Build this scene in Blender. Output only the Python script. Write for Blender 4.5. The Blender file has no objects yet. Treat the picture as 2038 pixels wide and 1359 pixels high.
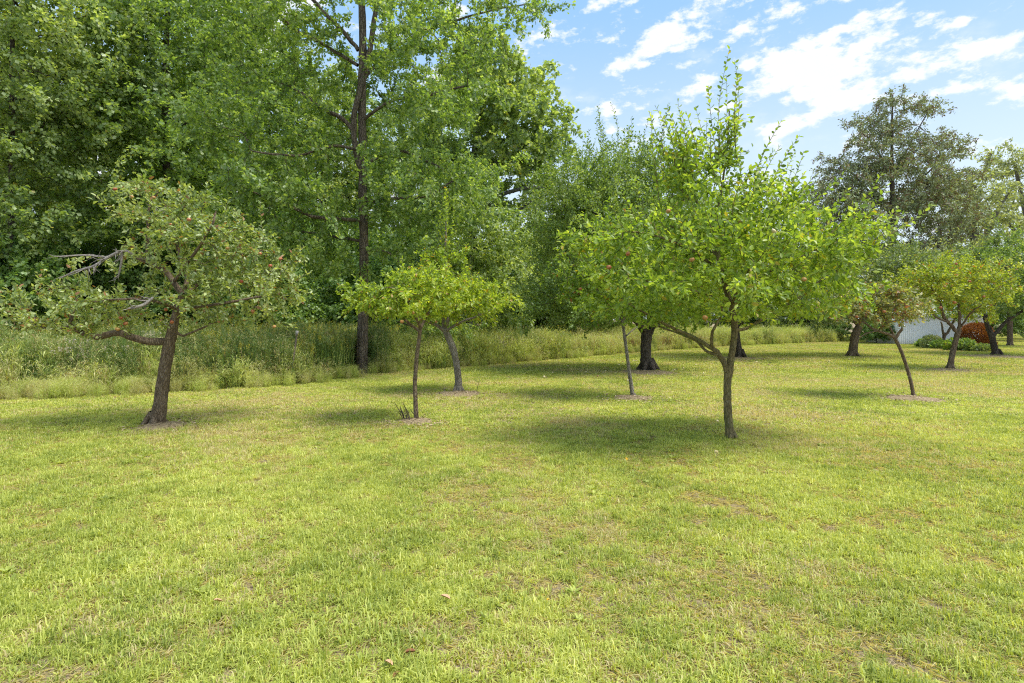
import bpy, math, random
import numpy as np
from mathutils import Vector

rng = np.random.default_rng(7)
random.seed(7)
scene = bpy.context.scene
COL = scene.collection

# ------------------------------------------------------------------ camera, sky, sun, exposure
CAM_H, FPX, CX, HY = 1.6, 1132.0, 1019.0, 635.0
cam_d = bpy.data.cameras.new("camera"); cam = bpy.data.objects.new("camera", cam_d); COL.objects.link(cam)
cam.location = (0, 0, CAM_H); cam.rotation_euler = (math.pi / 2, 0, 0)
cam_d.sensor_width = 36; cam_d.lens = 36 * FPX / 2038
cam_d.shift_y = -(679.5 - HY) / 2038
cam_d.clip_end = 3000; cam_d.clip_start = 0.05
scene.camera = cam
scene.view_settings.view_transform = 'Standard'; scene.view_settings.look = 'None'
scene.view_settings.gamma = 1; scene.view_settings.use_curve_mapping = False
scene.view_settings.exposure = 1.86
scene.cycles.max_bounces = 8; scene.cycles.diffuse_bounces = 4; scene.cycles.transmission_bounces = 6
scene.cycles.glossy_bounces = 1
scene.cycles.use_denoising = False; scene.cycles.pixel_filter_type = 'BLACKMAN_HARRIS'; scene.cycles.filter_width = 1.15

SUN = Vector((0.45, -0.14, 1.0)).normalized()
SUN_EL = math.asin(SUN.z); SUN_AZ = math.atan2(SUN.x, SUN.y)      # azimuth measured from +Y towards +X
sun_d = bpy.data.lights.new("sun", 'SUN'); sun = bpy.data.objects.new("sun", sun_d); COL.objects.link(sun)
sun_d.energy = 1.75; sun_d.angle = math.radians(26); sun_d.color = (1.0, 0.955, 0.86)
sun.location = (20, 0, 40)
sun.rotation_euler = SUN.to_track_quat('Z', 'Y').to_euler()


class NT:
    """small node-tree helper"""
    def __init__(s, tree): s.t = tree; s.t.nodes.clear()
    def n(s, typ, **kw):
        nd = s.t.nodes.new(typ)
        for k, v in kw.items(): setattr(nd, k, v)
        return nd
    def link(s, a, b): s.t.links.new(a, b)
    def put(s, sock, v):
        if isinstance(v, bpy.types.NodeSocket): s.t.links.new(v, sock)
        elif v is not None: sock.default_value = v
    def math(s, op, a, b=None, c=None, clamp=False):
        nd = s.n('ShaderNodeMath', operation=op); nd.use_clamp = clamp
        s.put(nd.inputs[0], a)
        if b is not None: s.put(nd.inputs[1], b)
        if c is not None: s.put(nd.inputs[2], c)
        return nd.outputs[0]
    def mix(s, f, a, b, mode='MIX'):
        nd = s.n('ShaderNodeMixRGB', blend_type=mode)
        s.put(nd.inputs[0], f)
        for i, v in ((1, a), (2, b)):
            if isinstance(v, tuple) and len(v) == 3: v = v + (1,)
            s.put(nd.inputs[i], v)
        return nd.outputs[0]
    def noise(s, vec, scale, detail=3, rough=.55, dist=0):
        nd = s.n('ShaderNodeTexNoise'); nd.inputs['Scale'].default_value = scale
        nd.inputs['Detail'].default_value = detail; nd.inputs['Roughness'].default_value = rough
        nd.inputs['Distortion'].default_value = dist
        if vec is not None: s.link(vec, nd.inputs['Vector'])
        return nd.outputs['Fac']
    def smooth(s, v, a, b):
        nd = s.n('ShaderNodeMapRange', interpolation_type='SMOOTHSTEP')
        s.put(nd.inputs['Value'], v); nd.inputs['From Min'].default_value = a; nd.inputs['From Max'].default_value = b
        return nd.outputs['Result']
    def ramp(s, f, stops):
        nd = s.n('ShaderNodeValToRGB'); cr = nd.color_ramp
        while len(cr.elements) < len(stops): cr.elements.new(0.5)
        for e, (p, c) in zip(cr.elements, stops): e.position = p; e.color = (*c, 1)
        s.link(f, nd.inputs[0]); return nd.outputs[0]


world = bpy.data.worlds.new("World"); scene.world = world; world.use_nodes = True
w = NT(world.node_tree)
sky = w.n('ShaderNodeTexSky', sky_type='NISHITA'); sky.sun_disc = False
sky.sun_elevation = SUN_EL; sky.sun_rotation = SUN_AZ; sky.air_density = 1.0; sky.dust_density = 1.6; sky.ozone_density = 1.5
tc = w.n('ShaderNodeTexCoord'); sp = w.n('ShaderNodeSeparateXYZ'); w.link(tc.outputs['Generated'], sp.inputs[0])
az = w.math('ARCTAN2', sp.outputs[0], sp.outputs[1]); el = w.math('ARCSINE', sp.outputs[2])
# cloud banks: (azimuth, elevation, half width, half height, tilt) in degrees
def AE(px, py):
    a = math.atan((px - CX) / FPX); e = math.atan((HY - py) / FPX * math.cos(a)); return a, e
clouds = [(1290, 92, 105, 26, 28), (1410, 30, 130, 30, 14), (1490, 48, 48, 18, 30), (1055, 78, 40, 24, 0), (1725, 38, 70, 27, 12),
          (1660, 62, 60, 10, 10), (1835, 42, 45, 14, 15), (1900, 45, 40, 10, 10), (1560, 115, 75, 36, 0), (1660, 135, 110, 34, 0), (1590, 170, 120, 30, -6), (1690, 195, 90, 26, -8),
          (1830, 125, 140, 28, 2), (1950, 112, 62, 28, 4), (1385, 183, 52, 20, 14), (1600, 236, 70, 18, 6), (1545, 256, 50, 13, 4), (1215, 215, 26, 14, 0),
          (1265, 210, 30, 10, 0), (1290, 235, 30, 12, 0), (1855, 193, 70, 16, 4), (2025, 181, 42, 11, 8), (1230, 258, 22, 6, 0), (1200, 5, 40, 10, 0),
          (1620, 8, 90, 14, 0), (1880, 235, 60, 12, 0), (1420, 215, 60, 10, 0), (1360, 130, 30, 8, 0)]
nzc = w.n('ShaderNodeTexNoise'); nzc.inputs['Scale'].default_value = 9; nzc.inputs['Detail'].default_value = 4
w.link(tc.outputs['Generated'], nzc.inputs['Vector'])
nsp = w.n('ShaderNodeSeparateColor'); w.link(nzc.outputs['Color'], nsp.inputs[0])
azw = w.math('ADD', az, w.math('MULTIPLY', w.math('SUBTRACT', nsp.outputs[0], .5), .05))
elw = w.math('ADD', el, w.math('MULTIPLY', w.math('SUBTRACT', nsp.outputs[1], .5), .02))
tot = None
for (px, py, rx, ry, tl) in clouds:
    a0, e0 = AE(px, py); ra = rx / FPX * math.cos(a0) ** 2 ; re = ry / FPX * math.cos(a0)
    t = math.radians(tl); ca, sa = math.cos(t), math.sin(t)
    da = w.math('SUBTRACT', azw, a0); de = w.math('SUBTRACT', elw, e0)
    u = w.math('ADD', w.math('MULTIPLY', da, ca / ra), w.math('MULTIPLY', de, sa / ra))
    v = w.math('ADD', w.math('MULTIPLY', da, -sa / re), w.math('MULTIPLY', de, ca / re))
    q = w.math('ADD', w.math('MULTIPLY', u, u), w.math('MULTIPLY', v, v))
    g = w.math('EXPONENT', w.math('MULTIPLY', q, -1.15))
    tot = g if tot is None else w.math('ADD', tot, g)
# cloud cover elsewhere in the sky continues as the same broken banks
cxyz = w.n('ShaderNodeCombineXYZ'); w.link(az, cxyz.inputs[0]); w.link(w.math('MULTIPLY', el, 1.9), cxyz.inputs[1])
ppos = cxyz
nbig = w.noise(ppos.outputs[0], 2.6, 4)
outside = w.math('MAXIMUM', w.smooth(w.math('ABSOLUTE', az), .80, .98), w.smooth(el, .60, .72))
outside = w.math('MAXIMUM', outside, w.smooth(az, -.02, -.12))
tot = w.math('ADD', tot, w.math('MULTIPLY', outside, w.smooth(nbig, .44, .60)))
det = w.noise(ppos.outputs[0], 13, 9, .60)
det2 = w.noise(ppos.outputs[0], 45, 6, .65)
dn = w.math('ADD', tot, w.math('ADD', w.math('MULTIPLY', w.math('SUBTRACT', det, .5), 5.6), w.math('MULTIPLY', w.math('SUBTRACT', det2, .5), 2.2)))
cov = w.math('MULTIPLY', w.smooth(dn, .25, 1.25), w.smooth(el, .0, .08))
wisp = w.math('MULTIPLY', w.smooth(w.noise(ppos.outputs[0], 8, 6, .6), .52, .80), .35)
cov = w.math('MAXIMUM', cov, w.math('MULTIPLY', wisp, w.smooth(el, .02, .2)))
shade = w.mix(w.smooth(dn, .5, 1.7), (3.35, 3.4, 3.48), (2.95, 3.03, 3.18))
base = w.mix(w.smooth(el, .56, .10), (1.00, 1.85, 3.0), (2.45, 2.85, 3.15))
hz = w.mix(.9, sky.outputs[0], base)
final = w.mix(cov, hz, shade)
bg = w.n('ShaderNodeBackground'); w.link(final, bg.inputs[0]); bg.inputs[1].default_value = 0.093
w.link(bg.outputs[0], w.n('ShaderNodeOutputWorld').inputs[0])


# ------------------------------------------------------------------ helpers
def P(px, py, D):
    """world point seen at (px, py) of the photograph's frame at distance D along +Y"""
    return np.array([(px - CX) / FPX * D, D, CAM_H + (HY - py) / FPX * D])
def GD(py): return CAM_H * FPX / (py - HY)
def G(px, py): return P(px, py, GD(py))

def tag(o, label=None, cat=None, group=None, kind=None):
    if label: o['label'] = label
    if cat: o['category'] = cat
    if group: o['group'] = group
    if kind: o['kind'] = kind
    return o

def mesh_np(name, V, tris=None, quads=None, mat=None, attrs=None, smooth=False):
    me = bpy.data.meshes.new(name)
    V = np.asarray(V, np.float32); me.vertices.add(len(V)); me.vertices.foreach_set('co', V.ravel())
    idx = []; starts = []; off = 0
    if tris is not None and len(tris):
        t = np.asarray(tris, np.int32); idx.append(t.ravel()); starts.append(off + 3 * np.arange(len(t))); off += 3 * len(t)
    if quads is not None and len(quads):
        t = np.asarray(quads, np.int32); idx.append(t.ravel()); starts.append(off + 4 * np.arange(len(t))); off += 4 * len(t)
    idx = np.concatenate(idx); starts = np.concatenate(starts)
    me.loops.add(len(idx)); me.loops.foreach_set('vertex_index', idx.astype(np.int32))
    me.polygons.add(len(starts)); me.polygons.foreach_set('loop_start', starts.astype(np.int32))
    if smooth: me.polygons.foreach_set('use_smooth', np.ones(len(starts), bool))
    if attrs:
        for k, a in attrs.items():
            at = me.attributes.new(k, 'FLOAT', 'POINT'); at.data.foreach_set('value', np.asarray(a, np.float32))
    me.update(calc_edges=True)
    if mat: me.materials.append(mat)
    return me

def obj(name, me, parent=None, loc=None):
    o = bpy.data.objects.new(name, me); COL.objects.link(o)
    if parent: o.parent = parent
    if loc is not None: o.location = loc
    return o

def empty(name, loc):
    o = bpy.data.objects.new(name, None); COL.objects.link(o); o.location = loc; o.empty_display_size = .2
    return o

def norm(v): return v / np.maximum(np.linalg.norm(v, axis=-1, keepdims=True), 1e-9)

def catmull(pts, per=4):
    pts = np.asarray(pts, float); n = len(pts)
    if n < 3:
        t = np.linspace(0, 1, per + 1)[:, None]; return pts[0] * (1 - t) + pts[-1] * t
    out = []
    for i in range(n - 1):
        p0 = pts[max(i - 1, 0)]; p1 = pts[i]; p2 = pts[i + 1]; p3 = pts[min(i + 2, n - 1)]
        for k in range(per):
            t = k / per
            out.append(.5 * ((2 * p1) + (-p0 + p2) * t + (2 * p0 - 5 * p1 + 4 * p2 - p3) * t * t + (-p0 + 3 * p1 - 3 * p2 + p3) * t ** 3))
    out.append(pts[-1]); return np.array(out)

class Tubes:
    def __init__(s): s.V = []; s.Q = []; s.n = 0
    def add(s, pts, rad, sides=6, rough=0.0):
        pts = np.asarray(pts, float); rad = np.asarray(rad, float); m = len(pts)
        if m < 2: return
        tg = np.gradient(pts, axis=0); tg = norm(tg)
        ref = np.array([0.12, 0.95, 0.2]) if abs(tg[:, 1]).mean() < .75 else np.array([1.0, 0.1, .1])
        a = norm(np.cross(tg, ref)); b = np.cross(tg, a)
        th = np.linspace(0, 2 * math.pi, sides, endpoint=False)
        r = rad[:, None] * np.ones(sides)[None]
        if rough: r = r * (1 + rough * rng.normal(size=r.shape))
        ring = pts[:, None] + r[..., None] * (a[:, None] * np.cos(th)[None, :, None] + b[:, None] * np.sin(th)[None, :, None])
        s.V.append(ring.reshape(-1, 3))
        i = np.arange(m - 1)[:, None] * sides; j = np.arange(sides)[None]; j2 = (j + 1) % sides
        s.Q.append(np.stack([i + j, i + j2, i + sides + j2, i + sides + j], -1).reshape(-1, 4) + s.n)
        s.n += m * sides
        # cap
        s.V.append(pts[-1:]); c = s.n; s.n += 1
        k = c - sides; jj = np.arange(0, sides)
        s.Q.append(np.stack([k + jj, k + (jj + 1) % sides, np.full(sides, c), np.full(sides, c)], -1)[:0])
    def mesh(s, name, mat): return mesh_np(name, np.concatenate(s.V), quads=np.concatenate(s.Q), mat=mat, smooth=True)

# ------------------------------------------------------------------ materials
def new_mat(name):
    m = bpy.data.materials.new(name); m.use_nodes = True; return m, NT(m.node_tree)

def bark(name, c1, c2, scale=14, bump=.5, moss=None):
    m, t = new_mat(name)
    geo = t.n('ShaderNodeNewGeometry')
    mp = t.n('ShaderNodeVectorMath', operation='MULTIPLY'); t.link(geo.outputs['Position'], mp.inputs[0]); mp.inputs[1].default_value = (1, 1, .28)
    n1 = t.noise(mp.outputs[0], scale, 6, .65, .4); n2 = t.noise(geo.outputs['Position'], 3.1, 3)
    vo = t.n('ShaderNodeTexVoronoi', feature='DISTANCE_TO_EDGE'); vo.inputs['Scale'].default_value = scale * 2.0; t.link(mp.outputs[0], vo.inputs['Vector'])
    crack = t.smooth(vo.outputs['Distance'], 0, .16)
    c = t.mix(t.smooth(n1, .3, .7), c1, c2)
    c = t.mix(t.math('MULTIPLY', t.math('SUBTRACT', 1, crack), .55), c, tuple(x * .38 for x in c1))
    if moss: c = t.mix(t.math('MULTIPLY', t.smooth(n2, .52, .68), .7), c, moss)
    lich = t.noise(geo.outputs['Position'], 33, 3)
    c = t.mix(t.math('MULTIPLY', t.smooth(lich, .60, .72), .35), c, (.36, .37, .33))
    b = t.n('ShaderNodeBsdfPrincipled'); t.link(c, b.inputs['Base Color']); b.inputs['Roughness'].default_value = .92
    b.inputs['Specular IOR Level'].default_value = .15
    bp = t.n('ShaderNodeBump'); bp.inputs['Strength'].default_value = bump; bp.inputs['Distance'].default_value = .03
    t.link(t.math('ADD', n1, t.math('MULTIPLY', crack, .7)), bp.inputs['Height']); t.link(bp.outputs[0], b.inputs['Normal'])
    t.link(b.outputs[0], t.n('ShaderNodeOutputMaterial').inputs[0]); return m

def leafm(name, stops, trans=.40, rough=.42, odd=None, odd_amt=.04, spec=.45, wscale=.5, wamt=.35, tgain=1.5):
    """leaf: every leaf its own tone (attribute lv), branch-wide variation by noise, a few leaves of an odd colour"""
    m, t = new_mat(name)
    at = t.n('ShaderNodeAttribute', attribute_name='lv'); au = t.n('ShaderNodeAttribute', attribute_name='lu')
    geo = t.n('ShaderNodeNewGeometry'); nz = t.noise(geo.outputs['Position'], wscale, 3)
    f = t.math('ADD', t.math('MULTIPLY', at.outputs['Fac'], 1 - wamt), t.math('MULTIPLY', t.smooth(nz, .3, .7), wamt))
    c = t.ramp(f, stops)
    if odd:
        thr = t.math('ADD', 1 - odd_amt * 1.6, t.math('MULTIPLY', t.smooth(t.noise(geo.outputs['Position'], 1.6, 2), .65, .35), odd_amt * 1.5))
        c = t.mix(t.math('GREATER_THAN', au.outputs['Fac'], thr), c, odd)
    b = t.n('ShaderNodeBsdfPrincipled'); t.link(c, b.inputs['Base Color']); b.inputs['Roughness'].default_value = rough
    b.inputs['Specular IOR Level'].default_value = spec
    tr = t.n('ShaderNodeBsdfTranslucent'); t.link(t.mix(1, c, (tgain * 1.25, tgain * 1.2, tgain * .35), 'MULTIPLY'), tr.inputs[0])
    mx = t.n('ShaderNodeMixShader'); mx.inputs[0].default_value = trans
    t.link(b.outputs[0], mx.inputs[1]); t.link(tr.outputs[0], mx.inputs[2])
    t.link(mx.outputs[0], t.n('ShaderNodeOutputMaterial').inputs[0]); return m

def plain(name, c, rough=.7, spec=.3, metal=0, nscale=None, c2=None, bump=0):
    m, t = new_mat(name); b = t.n('ShaderNodeBsdfPrincipled')
    b.inputs['Roughness'].default_value = rough; b.inputs['Specular IOR Level'].default_value = spec; b.inputs['Metallic'].default_value = metal
    if nscale:
        geo = t.n('ShaderNodeNewGeometry'); n = t.noise(geo.outputs['Position'], nscale, 5)
        t.link(t.mix(t.smooth(n, .35, .65), c, c2 or c), b.inputs['Base Color'])
        if bump:
            bp = t.n('ShaderNodeBump'); bp.inputs['Strength'].default_value = bump; bp.inputs['Distance'].default_value = .01
            t.link(n, bp.inputs['Height']); t.link(bp.outputs[0], b.inputs['Normal'])
    else: b.inputs['Base Color'].default_value = (*c, 1)
    t.link(b.outputs[0], t.n('ShaderNodeOutputMaterial').inputs[0]); return m

BARK_APPLE = bark("apple_bark", (.13, .092, .058), (.27, .205, .14), 22, .6)
BARK_GREEN = bark("greenish_bark", (.13, .105, .05), (.27, .22, .115), 20, .4, moss=(.12, .13, .05))
BARK_PALE = bark("pale_bark", (.17, .145, .11), (.33, .30, .25), 24, .6)
BARK_OAK = bark("oak_bark", (.105, .08, .058), (.23, .185, .14), 10, .9)
BARK_DARK = bark("dark_bark", (.065, .052, .040), (.15, .122, .095), 12, .9)
BARK_GREY = bark("grey_bark", (.12, .11, .095), (.23, .21, .19), 9, .6)
DEADWOOD = bark("dead_wood", (.24, .21, .18), (.42, .38, .34), 30, .3)

L_A = leafm("leaf_olive", [(0, (.12, .17, .055)), (.5, (.27, .34, .115)), (1, (.55, .59, .31))], trans=.36, odd=(.30, .15, .07), odd_amt=.05, spec=.6)
L_B = leafm("leaf_yellow_green", [(0, (.11, .18, .028)), (.5, (.255, .35, .050)), (1, (.48, .53, .10))], trans=.45, odd=(.33, .22, .04), odd_amt=.05)
L_E = leafm("leaf_bright_green", [(0, (.095, .16, .032)), (.5, (.225, .33, .058)), (1, (.46, .53, .14))], trans=.47, odd=(.36, .30, .05), odd_amt=.03)
L_F = leafm("leaf_fresh_green", [(0, (.075, .14, .026)), (.5, (.165, .26, .045)), (1, (.31, .38, .09))], trans=.45, odd=(.25, .12, .05), odd_amt=.04)
L_G = leafm("leaf_dark_green", [(0, (.075, .135, .035)), (.5, (.17, .26, .070)), (1, (.38, .46, .19))], trans=.38, spec=.4, rough=.45)
L_H = leafm("leaf_grey_green", [(0, (.075, .12, .042)), (.5, (.16, .22, .08)), (1, (.30, .37, .17))], trans=.36)
L_J = leafm("leaf_russet", [(0, (.11, .13, .045)), (.5, (.24, .27, .10)), (1, (.48, .44, .27))], trans=.35, odd=(.30, .12, .07), odd_amt=.10)
L_K = leafm("leaf_turning", [(0, (.10, .155, .026)), (.5, (.25, .33, .05)), (1, (.54, .54, .10))], trans=.40, odd=(.36, .15, .05), odd_amt=.05)
L_OAK = leafm("leaf_oak", [(0, (.080, .140, .040)), (.5, (.18, .275, .078)), (1, (.42, .51, .21))], trans=.48, spec=.55, wscale=.35)
L_FOR = leafm("leaf_forest", [(0, (.10, .165, .055)), (.5, (.235, .32, .12)), (1, (.50, .57, .30))], trans=.46, wscale=.3, odd=(.28, .26, .05), odd_amt=.01)
L_DEEP = leafm("leaf_deep_green", [(0, (.065, .13, .04)), (.5, (.15, .255, .08)), (1, (.34, .45, .19))], trans=.42, wscale=.3)
L_PINE = leafm("leaf_pine", [(0, (.15, .18, .10)), (.5, (.26, .31, .16)), (1, (.40, .44, .27))], trans=.15, rough=.6, spec=.2, odd=(.19, .125, .09), odd_amt=.22, wscale=.25)  # needle tones lightened so the far fade of haze sits in the colour
L_LOC = leafm("leaf_locust", [(0, (.17, .20, .12)), (.5, (.29, .34, .19)), (1, (.44, .48, .30))], trans=.4, spec=.3)
L_SHRUB = leafm("leaf_shrub", [(0, (.08, .14, .04)), (.5, (.17, .27, .08)), (1, (.34, .44, .17))], trans=.35)
L_RUST = leafm("leaf_rust", [(0, (.12, .045, .018)), (.5, (.26, .10, .04)), (1, (.42, .20, .09))], trans=.2, rough=.7, spec=.1)

# ------------------------------------------------------------------ leaves
LEAF4 = (np.array([(0, 0, 0), (.42, .26, .07), (.42, -.26, .07), (1, 0, -.06), (.5, 0, -.02), (.78, .17, .03), (.78, -.17, .03), (.16, .17, .05), (.16, -.17, .05)]),
         np.array([(0, 8, 4), (0, 4, 7), (8, 2, 4), (7, 4, 1), (2, 6, 4), (4, 5, 1), (6, 3, 4), (4, 3, 5)]))
LEAF2 = (np.array([(0, 0, 0), (.5, .27, .06), (1, 0, -.05), (.5, -.27, .06)]), np.array([(0, 2, 1), (0, 3, 2)]))
OAKL = (np.array([(0, 0, 0), (.35, .36, .05), (.45, .12, 0), (.72, .34, 0), (1, 0, -.08), (.72, -.34, 0), (.45, -.12, 0), (.35, -.36, .05)]),
        np.array([(0, 2, 1), (0, 6, 2), (0, 7, 6), (2, 6, 4), (2, 4, 3), (6, 5, 4)]))
NEEDLE = (np.array([(0, 0, 0), (.8, .10, .1), (1, .02, 0), (.8, -.16, -.1), (.6, .3, .1)]), np.array([(0, 2, 1), (0, 3, 2), (0, 1, 4)]))

def leaves_mesh(name, pos, dirs, size, mat, tmpl, flat=.8, wid=1.0, lv=None, lu=None):
    N = len(pos)
    nrm = rng.normal(size=(N, 3)) * flat; nrm[:, 2] += 1
    d = norm(dirs); n = norm(nrm - (nrm * d).sum(1, keepdims=True) * d); s = np.cross(d, n)
    T, F = tmpl; k = len(T)
    sz = size if np.ndim(size) else np.full(N, size)
    V = pos[:, None] + sz[:, None, None] * (T[None, :, :1] * d[:, None] + T[None, :, 1:2] * wid * s[:, None] + T[None, :, 2:] * n[:, None])
    tr = (F[None] + (np.arange(N) * k)[:, None, None]).reshape(-1, 3)
    if lv is None: lv = rng.random(N)
    if lu is None: lu = rng.random(N)
    return mesh_np(name, V.reshape(-1, 3), tris=tr, mat=mat, attrs={'lv': np.repeat(lv, k), 'lu': np.repeat(lu, k)})

# ------------------------------------------------------------------ tree skeleton
class Skel:
    def __init__(s, cap=60000):
        s.p = np.zeros((cap, 3)); s.par = np.full(cap, -1); s.pl = np.zeros(cap); s.pen = np.zeros(cap)
        s.dir = np.zeros((cap, 3)); s.r = np.zeros(cap); s.fix = np.zeros(cap, bool); s.n = 0; s.chains = []; s.polys = []
    def node(s, p, par, pl, pen, d, r=0, fix=False):
        i = s.n; s.p[i] = p; s.par[i] = par; s.pl[i] = pl; s.pen[i] = pen; s.dir[i] = d; s.r[i] = r; s.fix[i] = fix; s.n += 1; return i
    def poly(s, pts, rad, pen_low=0, zmin=-9, per=4, wob=0.0):
        q = catmull(pts, per); rr = np.interp(np.linspace(0, 1, len(q)), np.linspace(0, 1, len(rad)), rad)
        if wob: q[1:-1] += rng.normal(size=q[1:-1].shape) * wob
        par = -1
        if s.n:
            par = int(np.argmin(np.linalg.norm(s.p[:s.n] - q[0], axis=1)))
        ids = []
        for i, (a, r) in enumerate(zip(q, rr)):
            d = norm(q[min(i + 1, len(q) - 1)] - q[max(i - 1, 0)])
            par = s.node(a, par, 0, 50 if a[2] < zmin else pen_low, d, r, True); ids.append(par)
        s.polys.append((q, rr)); return ids
    def grow(s, tips, w=.3, seg=.22, jit=.06, up=.1, sort='near'):
        base = s.p[:s.n]
        if sort == 'near':
            dd = np.array([np.min(np.linalg.norm(base - t, axis=1) + s.pen[:len(base)]) for t in tips])
        else: dd = np.linalg.norm(tips - s.p[0], axis=1)
        for t in tips[np.argsort(dd)]:
            dist = np.linalg.norm(s.p[:s.n] - t, axis=1); i = int(np.argmin(dist + w * s.pl[:s.n] + s.pen[:s.n])); L = dist[i]
            if L < 1e-3: continue
            k = max(2, min(14, int(L / seg) + 1)); p0 = s.p[i]
            c = p0 + (t - p0) * .45 + s.dir[i] * L * .16 + np.array([0, 0, up * L]) + rng.normal(size=3) * jit * L
            ids = [i]; par = i
            tt = np.linspace(0, 1, k + 1)[1:, None]
            q = (1 - tt) ** 2 * p0 + 2 * tt * (1 - tt) * c + tt ** 2 * t
            q[:-1] += rng.normal(size=q[:-1].shape) * jit * .25 * min(L, 1.2)
            prev = p0; pl = s.pl[i]
            for a in q:
                v = a - prev; ln = np.linalg.norm(v); pl += ln
                par = s.node(a, par, pl, 0, v / max(ln, 1e-6)); ids.append(par); prev = a
            s.chains.append(ids)
    def radii(s, r0=.003, k=2.5):
        acc = np.zeros(s.n); 
        for i in range(s.n - 1, -1, -1):
            if not s.fix[i]: s.r[i] = max(acc[i], r0 ** k) ** (1 / k)
            p = s.par[i]
            if p >= 0: acc[p] += (s.r[i] ** k if not s.fix[i] else 0) + 0
    def twig_tubes(s, rmin_sides=.02, tb=None):
        tb = tb or Tubes()
        for ids in s.chains:
            r = s.r[ids].copy(); r[0] = min(r[0], r[1] * 1.25)
            tb.add(s.p[ids], r, 6 if r[0] > rmin_sides else (4 if r[0] > .008 else 3))
        return tb
    def thin_segments(s, rmax, tail=None):
        A = []; B = []
        for ids in s.chains:
            ids = np.array(ids); a = ids[:-1]; b = ids[1:]; m = s.r[b] <= rmax
            A.append(s.p[a[m]]); B.append(s.p[b[m]])
        return np.concatenate(A), np.concatenate(B)

def sample_ell(ells, M, clump, per, flat=.55, shell=.25):
    """tips gathered in clumps inside a union of ellipsoids (centre, radii)"""
    vol = np.array([r[0] * r[1] * r[2] for _, r in ells]) ** .75; vol /= vol.sum()
    ch = rng.choice(len(ells), M, p=vol); out = []
    for c in ch:
        cc, r = ells[c]; v = norm(rng.normal(size=3)); u = (shell + (1 - shell) * rng.random()) ** (1 / 3.0)
        ctr = cc + v * u * r
        out.append(ctr + rng.normal(size=(per, 3)) * clump * np.array([1, 1, flat]) * .5)
    return np.concatenate(out)

def scatter_leaves(A, B, n, size, spread, droop=-.1, along=.6, rnd=.9):
    L = np.linalg.norm(B - A, axis=1); c = rng.choice(len(A), n, p=L / L.sum()); t = rng.random((n, 1))
    pos = A[c] + (B[c] - A[c]) * t + rng.normal(size=(n, 3)) * spread
    d = norm(B[c] - A[c]) * along + rng.normal(size=(n, 3)) * rnd * .6; d[:, 2] += droop
    sz = size * (.65 + .6 * rng.random(n)); return pos, d, sz

def shoot_leaves(a, b, size, step, base_clear=.1):
    L = np.linalg.norm(b - a); n = max(4, int(L * (1 - base_clear) / step)); t = base_clear + (1 - base_clear) * (np.arange(n) + rng.random(n) * .4) / n
    bend = np.cross(b - a, [0, 0, 1.0]) * .03 + rng.normal(size=3) * .035 * L
    pos = a + (b - a) * t[:, None] + bend * (np.sin(t * math.pi))[:, None]
    ax = norm(b - a); u = norm(np.cross(ax, [.3, .9, .2])); v = np.cross(ax, u); ph = np.arange(n) * 2.4 + rng.random() * 6
    d = ax * .75 + u * np.cos(ph)[:, None] + v * np.sin(ph)[:, None] + rng.normal(size=(n, 3)) * .2
    sz = size * (1.0 - .28 * t) * (.8 + .4 * rng.random(n))
    line = a + (b - a) * np.linspace(0, 1, 6)[:, None] + bend * np.sin(np.linspace(0, 1, 6) * math.pi)[:, None]
    return pos, d, sz, line

# apples: a shared mesh with the dimples at stalk and calyx
def apple_mesh(name, mat):
    us, vs = 12, 8; V = []; Q = []
    for i in range(vs + 1):
        ph = math.pi * i / vs
        for j in range(us):
            th = 2 * math.pi * j / us
            r = math.sin(ph) * (1 + .08 * math.cos(ph)) ; z = math.cos(ph) * .9 - .30 * math.exp(-(math.sin(ph) / .32) ** 2) * math.copysign(1, math.cos(ph))
            V.append((r * math.cos(th), r * math.sin(th), z))
    for i in range(vs):
        for j in range(us): Q.append((i * us + j, i * us + (j + 1) % us, (i + 1) * us + (j + 1) % us, (i + 1) * us + j))
    return mesh_np(name, np.array(V), quads=Q, mat=mat, smooth=True)
AP_RED = apple_mesh("apple_red", plain("apple_red", (.33, .055, .03), .4, .4, nscale=40, c2=(.42, .20, .07)))
AP_ORG = apple_mesh("apple_orange", plain("apple_orange", (.42, .16, .05), .45, .4, nscale=45, c2=(.40, .28, .09)))
AP_PALE = apple_mesh("apple_pale", plain("apple_pale", (.62, .56, .36), .4, .4, nscale=40, c2=(.55, .42, .2)))
AP_BRN = apple_mesh("apple_brown", plain("apple_brown", (.22, .12, .06), .6, .3, nscale=40, c2=(.36, .24, .12)))

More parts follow.
